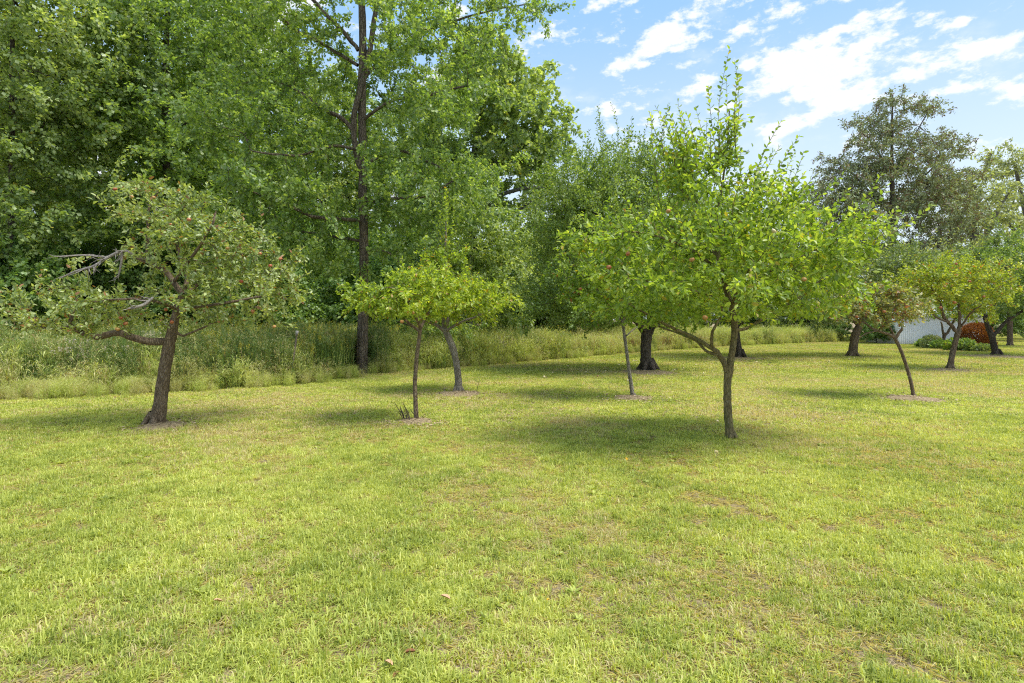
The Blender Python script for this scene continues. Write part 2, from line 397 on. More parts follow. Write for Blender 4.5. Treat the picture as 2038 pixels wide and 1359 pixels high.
def tree(name, label, D, trunk, limbs, crown, cat='tree', group=None, clumps=120, per=5, clump=.5, flat=.55, shell=.25, leaves=12000, lsize=.07, lmat=None,
         bmat=None, tmpl=LEAF4, zmin=None, w=.3, seg=.22, jit=.06, up=.1, rthr=.012, r0=.003, shoots=(), auto_shoots=0, shoot_len=(.3, .8), spread=.03,
         droop=-.1, shoot_out=.75, lflat=.8, wid=1.0, apples=(), dead=(), lstep=.035, trunk_wob=.0, rf=.64, bound=None, extra=None):
    """trunk: [(px, py, radius_px[, ddepth])], limbs: list of the same, crown: [(px, py, rx, ry, ddepth, rdepth_m)]; all px are turned into metres at distance D"""
    s = D / FPX
    def pt(q): return P(q[0], q[1], D + (q[3] if len(q) > 3 else 0))
    base = P(trunk[0][0], trunk[0][1], D); base[2] = 0
    root = empty(name, base); tag(root, label, cat, group)
    sk = Skel()
    zm = zmin if zmin is not None else -9
    tp = [pt(q) for q in trunk]; tp[0][2] = -.05
    sk.poly(tp, [q[2] * s * rf for q in trunk], zmin=zm, per=6, wob=trunk_wob)
    tb = Tubes(); q0, r0_ = sk.polys[0]; tb.add(q0 - base, r0_, 14, .05 if D < 20 else .03)
    # root flare
    for k in range(5):
        a = k * 1.26 + rng.random() * .6; r = r0_[0]
        tb.add(np.array([[math.cos(a) * r * .3, math.sin(a) * r * .3, r * 1.5], [math.cos(a) * r * .95, math.sin(a) * r * .95, r * .5], [math.cos(a) * r * 1.7, math.sin(a) * r * 1.7, -.04]]), [r * .45, r * .36, r * .14], 6)
    # pruned stubs
    obj('trunk', tb.mesh('trunk', bmat), root)
    for lb in limbs:
        sk.poly([pt(q) for q in lb], [q[2] * s * (rf * .7 + .25) for q in lb], zmin=zm, per=4, wob=.004 * D / 8)
        t2 = Tubes(); q, r = sk.polys[-1]; t2.add(q - base, r, 9, .05); obj('branch', t2.mesh('branch', bmat), root)
    ells = [(P(c[0], c[1], D + c[4]), np.array([c[2] * s, c[5], c[3] * s])) for c in crown]
    tips = sample_ell(ells, clumps, clump, per, flat, shell)
    if bound is not None: tips = tips[bound(tips)]
    tips[:, 2] = np.maximum(tips[:, 2], .35)
    sk.grow(tips, w=w, seg=seg, jit=jit, up=up)
    sk.radii(r0)
    A, B = sk.thin_segments(rthr)
    pos, d, sz = scatter_leaves(A, B, leaves, lsize, spread, droop)
    PP = [pos]; DD = [d]; SS = [sz]
    tw = sk.twig_tubes()
    sl = [(pt(a), pt(b)) for a, b in shoots]
    if auto_shoots:
        hi = tips[tips[:, 2] > np.quantile(tips[:, 2], .35)]
        for i in rng.choice(len(hi), auto_shoots):
            a = hi[i]; c0 = tips.mean(0); out = (a - c0) * np.array([1, 1, .3]); out = out / (np.linalg.norm(out) + 1e-6)
            sl.append((a, a + (out * shoot_out + np.array([0, 0, .85]) + rng.normal(size=3) * .22) * rng.uniform(*shoot_len)))
    for a, b in sl:
        p_, d_, s_, line = shoot_leaves(a, b, lsize * 1.22, lstep); PP.append(p_); DD.append(d_); SS.append(s_)
        tw.add(line, np.linspace(.006, .002, 6) * max(1, D / 16), 3)
    obj('twigs', (lambda t: ([t.V.__setitem__(i, v - base) for i, v in enumerate(t.V)], t.mesh('twigs', bmat))[1])(tw), root)['kind'] = 'stuff'
    pos = np.concatenate(PP) - base; d = np.concatenate(DD); sz = np.concatenate(SS)
    keep = pos[:, 2] > .1; pos, d, sz = pos[keep], d[keep], sz[keep]
    f = obj('foliage', leaves_mesh('foliage', pos, d, sz, lmat, tmpl, lflat, wid), root); f['kind'] = 'stuff'
    for dl in dead:
        t3 = Tubes(); q = catmull([pt(q_) for q_ in dl], 4); rr = np.interp(np.linspace(0, 1, len(q)), np.linspace(0, 1, len(dl)), [x[2] * s for x in dl])
        t3.add(q - base, rr, 6, .06)
        for _ in range(len(q)):                                       # bare side twigs
            i = rng.integers(1, len(q)); a = q[i] - base; v = norm(rng.normal(size=3) + norm(q[i] - q[i - 1]) * 1.3) * rng.uniform(.06, .22)
            t3.add(np.array([a, a + v * .5 + rng.normal(size=3) * .01, a + v]), [rr[i] * .45 + .001, rr[i] * .3 + .001, .0012], 4)
        o = obj('dead_branch', t3.mesh('dead_branch', DEADWOOD), root); o['label'] = 'bare grey dead branch without leaves'
    for (px, py, r, dd, me) in apples:
        p = P(px, py, D + dd) - base
        o = obj('apple', me, root, loc=p); o.scale = (r, r, r * .95); o.rotation_euler = (rng.normal() * .3, rng.normal() * .3, rng.random() * 6)
    return root

def copy_tree(src, loc, rotz=0, scale=1.0, label=None):
    c = src.copy(); COL.objects.link(c); c.location = loc; c.rotation_euler = (0, 0, rotz)
    c.scale = (scale,) * 3 if np.ndim(scale) == 0 else scale
    if label: c['label'] = label
    for ch in list(src.children):
        d = ch.copy(); COL.objects.link(d); d.parent = c
    return c

# ------------------------------------------------------------------ ground
def gx(px): return (px - CX) / FPX
FRONT_U = [gx(a) for a in (-900, -300, 0, 250, 500, 640, 730, 800, 960, 1150, 1300, 1450, 1640, 1700)]
FRONT_D = [GD(b) for b in (812, 800, 791, 782, 769, 758, 747, 738, 727, 712, 699, 689, 681, 680)]
def front_D(u): return np.interp(u, FRONT_U, FRONT_D)
MULCH = [(322, 850, .62), (828, 840, .45), (916, 785, .85), (1260, 793, .62), (1815, 794, .75), (1893, 738, 1.2), (1983, 710, 2.0), (1290, 742, 1.4), (1475, 714, 1.4)]
MUL_XY = [(G(a, b)[0], G(a, b)[1], r * .82) for a, b, r in MULCH]

gm, t = new_mat("lawn_soil"); geo = t.n('ShaderNodeNewGeometry')
n1 = t.noise(geo.outputs['Position'], 1.1, 6, .6); n2 = t.noise(geo.outputs['Position'], 45, 5, .7); n3 = t.noise(geo.outputs['Position'], .22, 3)
c = t.mix(t.smooth(n2, .3, .7), (.075, .058, .034), (.42, .34, .22))
c = t.mix(t.math('MULTIPLY', t.smooth(n1, .42, .58), .5), c, (.20, .155, .085))
b = t.n('ShaderNodeBsdfPrincipled'); t.link(c, b.inputs['Base Color']); b.inputs['Roughness'].default_value = .95; b.inputs['Specular IOR Level'].default_value = .1
bp = t.n('ShaderNodeBump'); bp.inputs['Strength'].default_value = .8; bp.inputs['Distance'].default_value = .02; t.link(n2, bp.inputs['Height']); t.link(bp.outputs[0], b.inputs['Normal'])
t.link(b.outputs[0], t.n('ShaderNodeOutputMaterial').inputs[0]); SOIL = gm
nx, ny = 120, 120
xs = np.sign(np.linspace(-1, 1, nx)) * np.abs(np.linspace(-1, 1, nx)) ** 3 * 900; ys = np.linspace(0, 1, ny) ** 3 * 1300 - 12
X, Y = np.meshgrid(xs, ys); Z = np.zeros_like(X)
qi = (np.arange(ny - 1)[:, None] * nx + np.arange(nx - 1)[None]).ravel()
g = obj('ground', mesh_np('ground', np.stack([X.ravel(), Y.ravel(), Z.ravel()], 1), quads=np.stack([qi, qi + 1, qi + nx + 1, qi + nx], 1), mat=SOIL, smooth=True))
tag(g, 'mown lawn soil and thatch under the grass', kind='structure')

# ------------------------------------------------------------------ scattered grass (geometry nodes instances)
def gn_scatter(name, pts, rotz, scl, idx, protos, label, tilt=None):
    coll = bpy.data.collections.new(name + "_kinds")
    for i, me in enumerate(protos):
        o = bpy.data.objects.new("%s_kind_%02d" % (name, i), me); coll.objects.link(o)
    me = bpy.data.meshes.new(name); pts = np.asarray(pts, np.float32); me.vertices.add(len(pts)); me.vertices.foreach_set('co', pts.ravel())
    rot = np.zeros((len(pts), 3), np.float32); rot[:, 2] = rotz
    if tilt is not None: rot[:, :2] = tilt
    a = me.attributes.new('rot', 'FLOAT_VECTOR', 'POINT'); a.data.foreach_set('vector', rot.ravel())
    sc = np.asarray(scl, np.float32)
    if sc.ndim == 1: sc = np.repeat(sc[:, None], 3, 1)
    a = me.attributes.new('scl', 'FLOAT_VECTOR', 'POINT'); a.data.foreach_set('vector', sc.ravel())
    a = me.attributes.new('idx', 'INT', 'POINT'); a.data.foreach_set('value', np.asarray(idx, np.int32))
    me.update()
    o = obj(name, me)
    ng = bpy.data.node_groups.new(name, 'GeometryNodeTree')
    ng.interface.new_socket('Geometry', in_out='INPUT', socket_type='NodeSocketGeometry'); ng.interface.new_socket('Geometry', in_out='OUTPUT', socket_type='NodeSocketGeometry')
    N = ng.nodes; gi = N.new('NodeGroupInput'); go = N.new('NodeGroupOutput'); ip = N.new('GeometryNodeInstanceOnPoints'); ci = N.new('GeometryNodeCollectionInfo')
    ci.inputs['Collection'].default_value = coll; ci.inputs['Separate Children'].default_value = True; ci.inputs['Reset Children'].default_value = True
    def at(nm, ty):
        x = N.new('GeometryNodeInputNamedAttribute'); x.data_type = ty; x.inputs['Name'].default_value = nm; return x.outputs[0]
    lk = ng.links.new
    lk(gi.outputs[0], ip.inputs['Points']); lk(ci.outputs[0], ip.inputs['Instance']); ip.inputs['Pick Instance'].default_value = True
    lk(at('idx', 'INT'), ip.inputs['Instance Index']); lk(at('rot', 'FLOAT_VECTOR'), ip.inputs['Rotation']); lk(at('scl', 'FLOAT_VECTOR'), ip.inputs['Scale'])
    lk(ip.outputs[0], go.inputs[0])
    md = o.modifiers.new('scatter', 'NODES'); md.node_group = ng
    tag(o, label, kind='stuff'); return o

def blades(n, rad, hmin, hmax, wdt, lean=.5, straw=.15, sq=True, tufts=0):
    b = np.zeros((n, 3)); b[:, :2] = rng.uniform(-rad, rad, (n, 2)) if sq else rng.normal(size=(n, 2)) * rad * .5
    h = rng.uniform(hmin, hmax, n); a = rng.random(n) * 6.283; ln = np.abs(rng.normal(size=n)) * lean
    if tufts:
        tc_ = rng.uniform(-rad, rad, (tufts, 2)); ti = rng.integers(0, tufts, n); off_ = rng.normal(size=(n, 2)) * rad * .45 / math.sqrt(tufts)
        b[:, :2] = tc_[ti] + off_; a = np.arctan2(off_[:, 1], off_[:, 0]) + rng.normal(size=n) * .7; h = h * (.6 + .7 * rng.random(tufts))[ti]
    st = rng.random(n) < straw; ln = np.where(st, ln + 1.2, ln)
    dirh = np.stack([np.cos(a), np.sin(a), 0 * a], 1); s = np.stack([-np.sin(a + rng.normal(size=n) * .5), np.cos(a), 0 * a], 1)
    up = np.array([0, 0, 1.0])
    m = b + (up * .62 + dirh * ln[:, None] * .30) * h[:, None] * (1 / np.sqrt(1 + ln * ln * .3))[:, None]
    t_ = b + (up * (1 - .35 * np.minimum(ln, 1.6))[:, None] + dirh * ln[:, None] * .95) * h[:, None] * (1 / np.sqrt(1 + ln * ln * .5))[:, None]
    t_[:, 2] = np.maximum(t_[:, 2], .004); m[:, 2] = np.maximum(m[:, 2], .006)
    w_ = wdt * rng.uniform(.6, 1.3, n)[:, None]
    V = np.stack([b - s * w_ * .5, b + s * w_ * .5, m - s * w_ * .45, m + s * w_ * .45, t_], 1).reshape(-1, 3)
    i = np.arange(n)[:, None] * 5
    tr = np.concatenate([i + [0, 1, 3], i + [0, 3, 2], i + [2, 3, 4]])
    lv = rng.random(n) * .999
    if tufts: lv = .55 * lv + .45 * rng.random(tufts)[ti]
    lu = np.where(st, 1.0, rng.random(n) * .9)
    return V, tr, np.repeat(lv, 5), np.repeat(lu, 5)

def grassm(name, stops, straw, wamt=.45, dry=True, trans=.35):
    m, t = new_mat(name); at = t.n('ShaderNodeAttribute', attribute_name='lv'); au = t.n('ShaderNodeAttribute', attribute_name='lu'); geo = t.n('ShaderNodeNewGeometry')
    na = t.noise(geo.outputs['Position'], .55, 4, .6); nb = t.noise(geo.outputs['Position'], 2.6, 4, .6)
    f = t.math('ADD', t.math('MULTIPLY', at.outputs['Fac'], 1 - wamt), t.math('MULTIPLY', t.smooth(t.math('ADD', t.math('MULTIPLY', na, .6), t.math('MULTIPLY', nb, .4)), .36, .64), wamt))
    c = t.ramp(f, stops)
    if dry:
        pb = t.n('ShaderNodeSeparateXYZ'); t.link(geo.outputs['Position'], pb.inputs[0])
        nd = t.noise(geo.outputs['Position'], .33, 5, .62); ne = t.noise(geo.outputs['Position'], 3.5, 4, .6)
        band = t.math('MULTIPLY', t.smooth(pb.outputs[1], 4.0, 9.0), .035)          # the orchard strip is drier than the near lawn
        dr = t.math('ADD', t.math('ADD', t.math('MULTIPLY', nd, .6), t.math('MULTIPLY', ne, .4)), band)
        k = t.math('GREATER_THAN', t.math('ADD', t.smooth(dr, .45, .66), t.math('MULTIPLY', au.outputs['Fac'], .9)), 1.05)
        c = t.mix(k, c, t.mix(at.outputs['Fac'], straw, tuple(x * 1.35 for x in straw)))
    else: c = t.mix(t.math('GREATER_THAN', au.outputs['Fac'], .95), c, straw)
    b = t.n('ShaderNodeBsdfPrincipled'); t.link(c, b.inputs['Base Color']); b.inputs['Roughness'].default_value = .5; b.inputs['Specular IOR Level'].default_value = .35
    tr = t.n('ShaderNodeBsdfTranslucent'); t.link(t.mix(1, c, (1.7, 1.6, .6), 'MULTIPLY'), tr.inputs[0])
    mx = t.n('ShaderNodeMixShader'); mx.inputs[0].default_value = trans; t.link(b.outputs[0], mx.inputs[1]); t.link(tr.outputs[0], mx.inputs[2])
    t.link(mx.outputs[0], t.n('ShaderNodeOutputMaterial').inputs[0]); return m
LAWN = grassm("lawn_grass", [(0, (.11, .155, .040)), (.3, (.28, .345, .072)), (.65, (.49, .535, .125)), (1, (.70, .70, .28))], (.42, .37, .19), wamt=.32)

def blade_mesh(name, mat, *a, **k):
    V, tr, lv, lu = blades(*a, **k); return mesh_np(name, V, tris=tr, mat=mat, attrs={'lv': lv, 'lu': lu})
near = [blade_mesh("turf", LAWN, 560, .17, .018, .058, .0052, lean=1.5, straw=.14, tufts=42) for _ in range(4)]
tuft = [blade_mesh("tuft", LAWN, 90, .075, .05, .10, .0062, lean=1.3, straw=.02, sq=False) for _ in range(3)]
mid = [blade_mesh("turf_mid", LAWN, 560, .26, .02, .06, .0090, lean=1.4, straw=.18, tufts=45) for _ in range(3)]
def thatch_mesh(name):
    n = 240; a = rng.random(n) * 6.283; pos = np.column_stack([rng.uniform(-.17, .17, (n, 2)), rng.uniform(.003, .014, n)])
    d = np.stack([np.cos(a), np.sin(a), rng.normal(size=n) * .14], 1)
    return leaves_mesh(name, pos, d, rng.uniform(.03, .085, n), LAWN, LEAF2, .5, .11, lv=rng.random(n), lu=np.full(n, 1.3))
thatch = [thatch_mesh("thatch") for _ in range(2)]
def weed_mesh(name):
    n = 16; a = rng.random(n) * 6.283; d = np.stack([np.cos(a), np.sin(a), rng.uniform(.25, .9, n)], 1)
    me = leaves_mesh(name, np.stack([np.cos(a) * .006, np.sin(a) * .006, np.full(n, .012)], 1), d, rng.uniform(.03, .06, n), LAWN, LEAF4, .4, .75, lv=rng.uniform(.1, .6, n), lu=rng.uniform(0, .3, n)); return me
weed = [weed_mesh("weed") for _ in range(2)]
far = [blade_mesh("turf_far", LAWN, 800, .6, .035, .075, .020, straw=.2) for _ in range(3)]

# value noise on the CPU for placing bare spots and tufts
_gr = rng.random((4, 256, 256))
def vnoise(x, y, sc, k=0):
    x = x * sc + 100; y = y * sc + 100; xi = np.floor(x).astype(int); yi = np.floor(y).astype(int); fx = x - xi; fy = y - yi
    fx = fx * fx * (3 - 2 * fx); fy = fy * fy * (3 - 2 * fy); g_ = _gr[k]
    a = g_[xi % 256, yi % 256]; b_ = g_[(xi + 1) % 256, yi % 256]; c_ = g_[xi % 256, (yi + 1) % 256]; d_ = g_[(xi + 1) % 256, (yi + 1) % 256]
    return (a * (1 - fx) + b_ * fx) * (1 - fy) + (c_ * (1 - fx) + d_ * fx) * fy

def lawn_ok(x, y, pad=0):
    u = x / np.maximum(y, .5); fd = front_D(u)
    ok = (y < fd + pad) | (u > gx(1650))
    for mx_, my_, r in MUL_XY: ok &= ((x - mx_) ** 2 + (y - my_) ** 2) > (r * .62) ** 2
    return ok
LP = []; LS = []; LI = []
def grid(y0, y1, step, margin=.12):
    ys_ = np.arange(y0, y1, step); out = []
    for yy in ys_:
        hw = yy * .92 + margin * 4; n_ = int(2 * hw / step)
        xx = -hw + (np.arange(n_) + .5) * step; out.append(np.stack([xx, np.full(n_, yy)], 1))
    o_ = np.concatenate(out); return o_ + rng.uniform(-.4, .4, o_.shape) * step
p = grid(1.2, 8, .22); bare = vnoise(p[:, 0], p[:, 1], 2.3, 0) * .55 + vnoise(p[:, 0], p[:, 1], 5.5, 1) * .45
s_ = np.clip((bare - .15) / .22, .15, 1) * (.75 + .55 * vnoise(p[:, 0], p[:, 1], 1.2, 2))
m = lawn_ok(p[:, 0], p[:, 1]); LP.append(p[m]); LS.append(np.stack([np.clip(s_, .45, 1.2), np.clip(s_, .45, 1.2), s_], 1)[m] * 1.05); LI.append(rng.integers(0, 4, m.sum()))
n_t = 7000; y_ = 1.2 + 8 * rng.random(n_t) ** .6; x_ = rng.uniform(-1, 1, n_t) * (y_ * .92 + .4)
tn = vnoise(x_, y_, 1.6, 3) * .6 + vnoise(x_, y_, 5, 2) * .4; m = lawn_ok(x_, y_) & (tn > .46)
LP.append(np.stack([x_, y_], 1)[m]); q = rng.uniform(.45, .95, m.sum()); LS.append(np.stack([q, q, q], 1)); LI.append(4 + rng.integers(0, 3, m.sum()))
p = grid(8, 17, .33); m = lawn_ok(p[:, 0], p[:, 1], .45); bare = vnoise(p[:, 0], p[:, 1], 1.5, 0)
q = (.75 + .5 * bare)[m]; LP.append(p[m]); LS.append(np.stack([q * 0 + 1.1, q * 0 + 1.1, q], 1)); LI.append(7 + rng.integers(0, 3, m.sum()))
p = grid(17, 62, .85); m = lawn_ok(p[:, 0], p[:, 1], .8) & (p[:, 0] < p[:, 1] * .95); q = rng.uniform(.8, 1.1, m.sum()); LP.append(p[m]); LS.append(np.stack([q * 0 + 1.05, q * 0 + 1.05, q], 1)); LI.append(10 + rng.integers(0, 3, m.sum()))
n_t = 1500; y_ = 1.2 + 8.5 * rng.random(n_t) ** .6; x_ = rng.uniform(-1, 1, n_t) * (y_ * .92 + .4); m = lawn_ok(x_, y_) & (vnoise(x_, y_, 1.1, 0) > .62)
LP.append(np.stack([x_, y_], 1)[m]); q = rng.uniform(.6, 1.15, m.sum()); LS.append(np.stack([q, q, q], 1)); LI.append(13 + rng.integers(0, 2, m.sum()))
p = grid(1.2, 8.5, .24); m = lawn_ok(p[:, 0], p[:, 1]); p = p[m]; LP.append(p); q = np.ones(len(p)); LS.append(np.stack([q, q, q], 1)); LI.append(15 + rng.integers(0, 2, len(p)))
LP = np.concatenate(LP); LS = np.concatenate(LS); LI = np.concatenate(LI)
gn_scatter("lawn_grass", np.column_stack([LP, np.full(len(LP), .0)]), rng.random(len(LP)) * 6.283, LS, LI, near + tuft + mid + far + weed + thatch, 'short yellow green mown grass covering the orchard lawn')

# ------------------------------------------------------------------ meadow of tall grass
M_GREEN = grassm("reed_green", [(0, (.05, .10, .028)), (.5, (.125, .20, .05)), (1, (.27, .35, .10))], (.36, .28, .14), dry=False)
M_LIGHT = grassm("meadow_light", [(0, (.20, .26, .06)), (.5, (.40, .47, .12)), (1, (.62, .65, .25))], (.44, .36, .20), dry=False)
M_TAN = grassm("meadow_tan", [(0, (.24, .25, .09)), (.5, (.40, .41, .17)), (1, (.58, .54, .30))], (.30, .17, .10), dry=False)
M_RED = grassm("meadow_red", [(0, (.14, .085, .05)), (.5, (.24, .14, .08)), (1, (.34, .26, .13))], (.20, .20, .06), dry=False)
M_YEL = leafm("goldenrod_bloom", [(0, (.40, .34, .03)), (.5, (.52, .44, .05)), (1, (.58, .54, .12))], trans=.3, rough=.7, spec=.1)
M_WHT = leafm("seed_fluff", [(0, (.34, .27, .24)), (.5, (.50, .44, .40)), (1, (.66, .62, .58))], trans=.3, rough=.8, spec=.1)

def stems_mesh(name, mats, n=34, rad=.28, h=(.8, 1.2), wdt=.008, leaf=(10, .12), lean=.10, head=None, headmat=1, headn=16, headl=.16):
    """upright stems, narrow leaves along them, optional flower or seed head; one clump"""
    V = []; T = []; LVs = []; LUs = []; MI = []; off = 0
    for _ in range(n):
        b_ = np.array([*(rng.uniform(-rad, rad, 2)), 0]); hh = rng.uniform(*h); a = rng.random() * 6.28; ln = abs(rng.normal()) * lean
        tipp = b_ + np.array([math.cos(a) * ln * hh, math.sin(a) * ln * hh, hh]); tg = norm(tipp - b_); s = norm(np.cross(tg, rng.normal(size=3)))
        lv = rng.random(); lu = rng.random()
        mid_ = b_ * .5 + tipp * .5 - np.array([math.cos(a), math.sin(a), 0]) * ln * hh * .15
        vv = [b_ - s * wdt / 2, b_ + s * wdt / 2, mid_ - s * wdt * .4, mid_ + s * wdt * .4, tipp]
        V += vv; T += [(off, off + 1, off + 3), (off, off + 3, off + 2), (off + 2, off + 3, off + 4)]; MI += [0] * 3; LVs += [lv] * 5; LUs += [lu] * 5; off += 5
        for k in range(int(leaf[0])):
            t_ = rng.uniform(.12, .98); p0 = b_ + (tipp - b_) * t_; d = norm(rng.normal(size=3) * np.array([1, 1, .4]) * .55 + np.array([0, 0, 1.1])); L = leaf[1] * rng.uniform(.6, 1.3) * (1.15 - .5 * t_)
            s2 = norm(np.cross(d, rng.normal(size=3))) * L * .045
            V += [p0, p0 + d * L * .5 - s2 + [0, 0, .01], p0 + d * L * .5 + s2 + [0, 0, .01], p0 + d * L + np.array([0, 0, -.25 * L])]; T += [(off, off + 1, off + 2), (off + 1, off + 3, off + 2)]; MI += [0] * 2
            l2 = np.clip(lv + rng.normal() * .15, 0, 1); LVs += [l2] * 4; LUs += [lu] * 4; off += 4
        if head and rng.random() < head:
            for k in range(headn):
                p0 = tipp - tg * rng.random() * headl + rng.normal(size=3) * headl * .14; d = norm(rng.normal(size=3)); s2 = norm(np.cross(d, rng.normal(size=3))); L = rng.uniform(.010, .022)
                V += [p0 - d * L, p0 + s2 * L * .6, p0 + d * L]; T += [(off, off + 1, off + 2)]; MI += [headmat]; LVs += [rng.random()] * 3; LUs += [0] * 3; off += 3
    me = mesh_np(name, np.array(V), tris=np.array(T), mat=mats[0], attrs={'lv': LVs, 'lu': LUs})
    for m_ in mats[1:]: me.materials.append(m_)
    me.polygons.foreach_set('material_index', np.array(MI, np.int32)); return me
mk = []
mk += [stems_mesh("reeds", [M_GREEN, M_TAN], 64, .26, (.85, 1.25), .010, (6, .2), .05, head=.2, headmat=1) for _ in range(3)]          # 0-2 dark upright stems
mk += [stems_mesh("light_grass", [M_LIGHT, M_TAN], 60, .30, (.6, 1.05), .008, (7, .22), .18, head=.4, headmat=1, headl=.2) for _ in range(3)]   # 3-5
mk += [stems_mesh("tan_grass", [M_TAN, M_TAN], 60, .28, (.5, .95), .006, (5, .2), .22, head=.7, headmat=1, headl=.2) for _ in range(2)]          # 6-7
mk += [stems_mesh("goldenrod", [M_LIGHT, M_YEL], 26, .28, (.95, 1.35), .010, (22, .13), .06, head=.4, headmat=1, headn=26, headl=.17) for _ in range(2)]  # 8-9
mk += [stems_mesh("fluffy_weed", [M_GREEN, M_WHT], 24, .26, (.7, 1.1), .009, (16, .12), .10, head=.8, headmat=1, headn=22, headl=.10)]         # 10
mk += [stems_mesh("rusty_weed", [M_RED, M_RED], 50, .28, (.4, .75), .009, (12, .12), .22, head=.6, headmat=1, headn=26, headl=.2) for _ in range(2)]   # 11-12
mk += [stems_mesh("broad_weed", [M_LIGHT, M_YEL], 22, .28, (.7, 1.05), .010, (34, .17), .12)]                                                  # 13
pts = []; idx = []; scl = []
for row in range(95):
    for k in range(300):
        u = rng.uniform(gx(-260), gx(1668)); fd = front_D(u); fd += (vnoise(np.array([u * fd]), np.array([0.0]), 1.6, 3)[0] - .5) * .5; bd = np.interp(u, [-1, -.3, 0, .2, .56], [29, 31, 36, 42, 47])
        y = fd + (bd - fd) * (row + rng.random()) / 95
        # keep the density per square metre roughly even
        if rng.random() > (y / 48.0) * (.60 + 1.6 * (row < 14)): continue
        if abs(u * y - gx(722) * 17.0) < .42 and y < 17.4: continue
        x = u * y; px = u * FPX + CX; q = vnoise(np.array([x]), np.array([y]), .55, 1)[0]; q2 = vnoise(np.array([x]), np.array([y]), 1.3, 2)[0]; dfr = y - fd
        r = rng.random(); sc = rng.uniform(.8, 1.08)
        sc *= .72 + .5 * q2 + (.3 if rng.random() < .05 else 0)
        if dfr < .25: i = rng.choice([6, 7, 3, 4, 0]) ; sc *= rng.uniform(.4, .95)
        elif 1130 < px < 1420 and dfr < 6: i = rng.choice([11, 12, 11, 6, 3]); sc *= .95
        elif 380 < px < 760 and dfr < 2.4: i = rng.choice([0, 1, 2, 0, 1, 2, 8])
        elif px < 380 and dfr < 3.0: i = rng.choice([0, 2, 4, 6, 1, 10, 1, 2]) if q > .45 else rng.choice([6, 2, 4, 0, 1])
        elif 780 < px < 960 and dfr < 2: i = rng.choice([0, 3, 4, 13])
        elif px > 1400: i = rng.choice([6, 3, 4, 7, 11, 13]); sc *= .9
        else: i = rng.choice([3, 4, 5, 0, 9, 3, 4]) if q > .5 else rng.choice([3, 4, 5, 1, 10, 6, 5])
        pts.append((x, y, 0)); idx.append(i); scl.append((1, 1, sc) if rng.random() < .5 else (sc, sc, sc))
# a thin fringe of short ragged grass where the mower stops
for _ in range(1500):
    u = rng.uniform(gx(-260), gx(1668)); fd = front_D(u); y = fd - abs(rng.normal()) * .28 + .1; x = u * y
    if vnoise(np.array([x]), np.array([y]), 1.9, 1)[0] < .38: continue
    q = rng.uniform(.16, .42); pts.append((x, y, 0)); idx.append(rng.choice([3, 4, 5, 6, 7])); scl.append((q * 1.1, q * 1.1, q))
gn_scatter("meadow_grass", np.array(pts), rng.random(len(pts)) * 6.283, np.array(scl), idx, mk, 'tall unmown meadow of reeds, seeding grass and goldenrod behind the orchard', tilt=rng.normal(size=(len(pts), 2)) * .05)

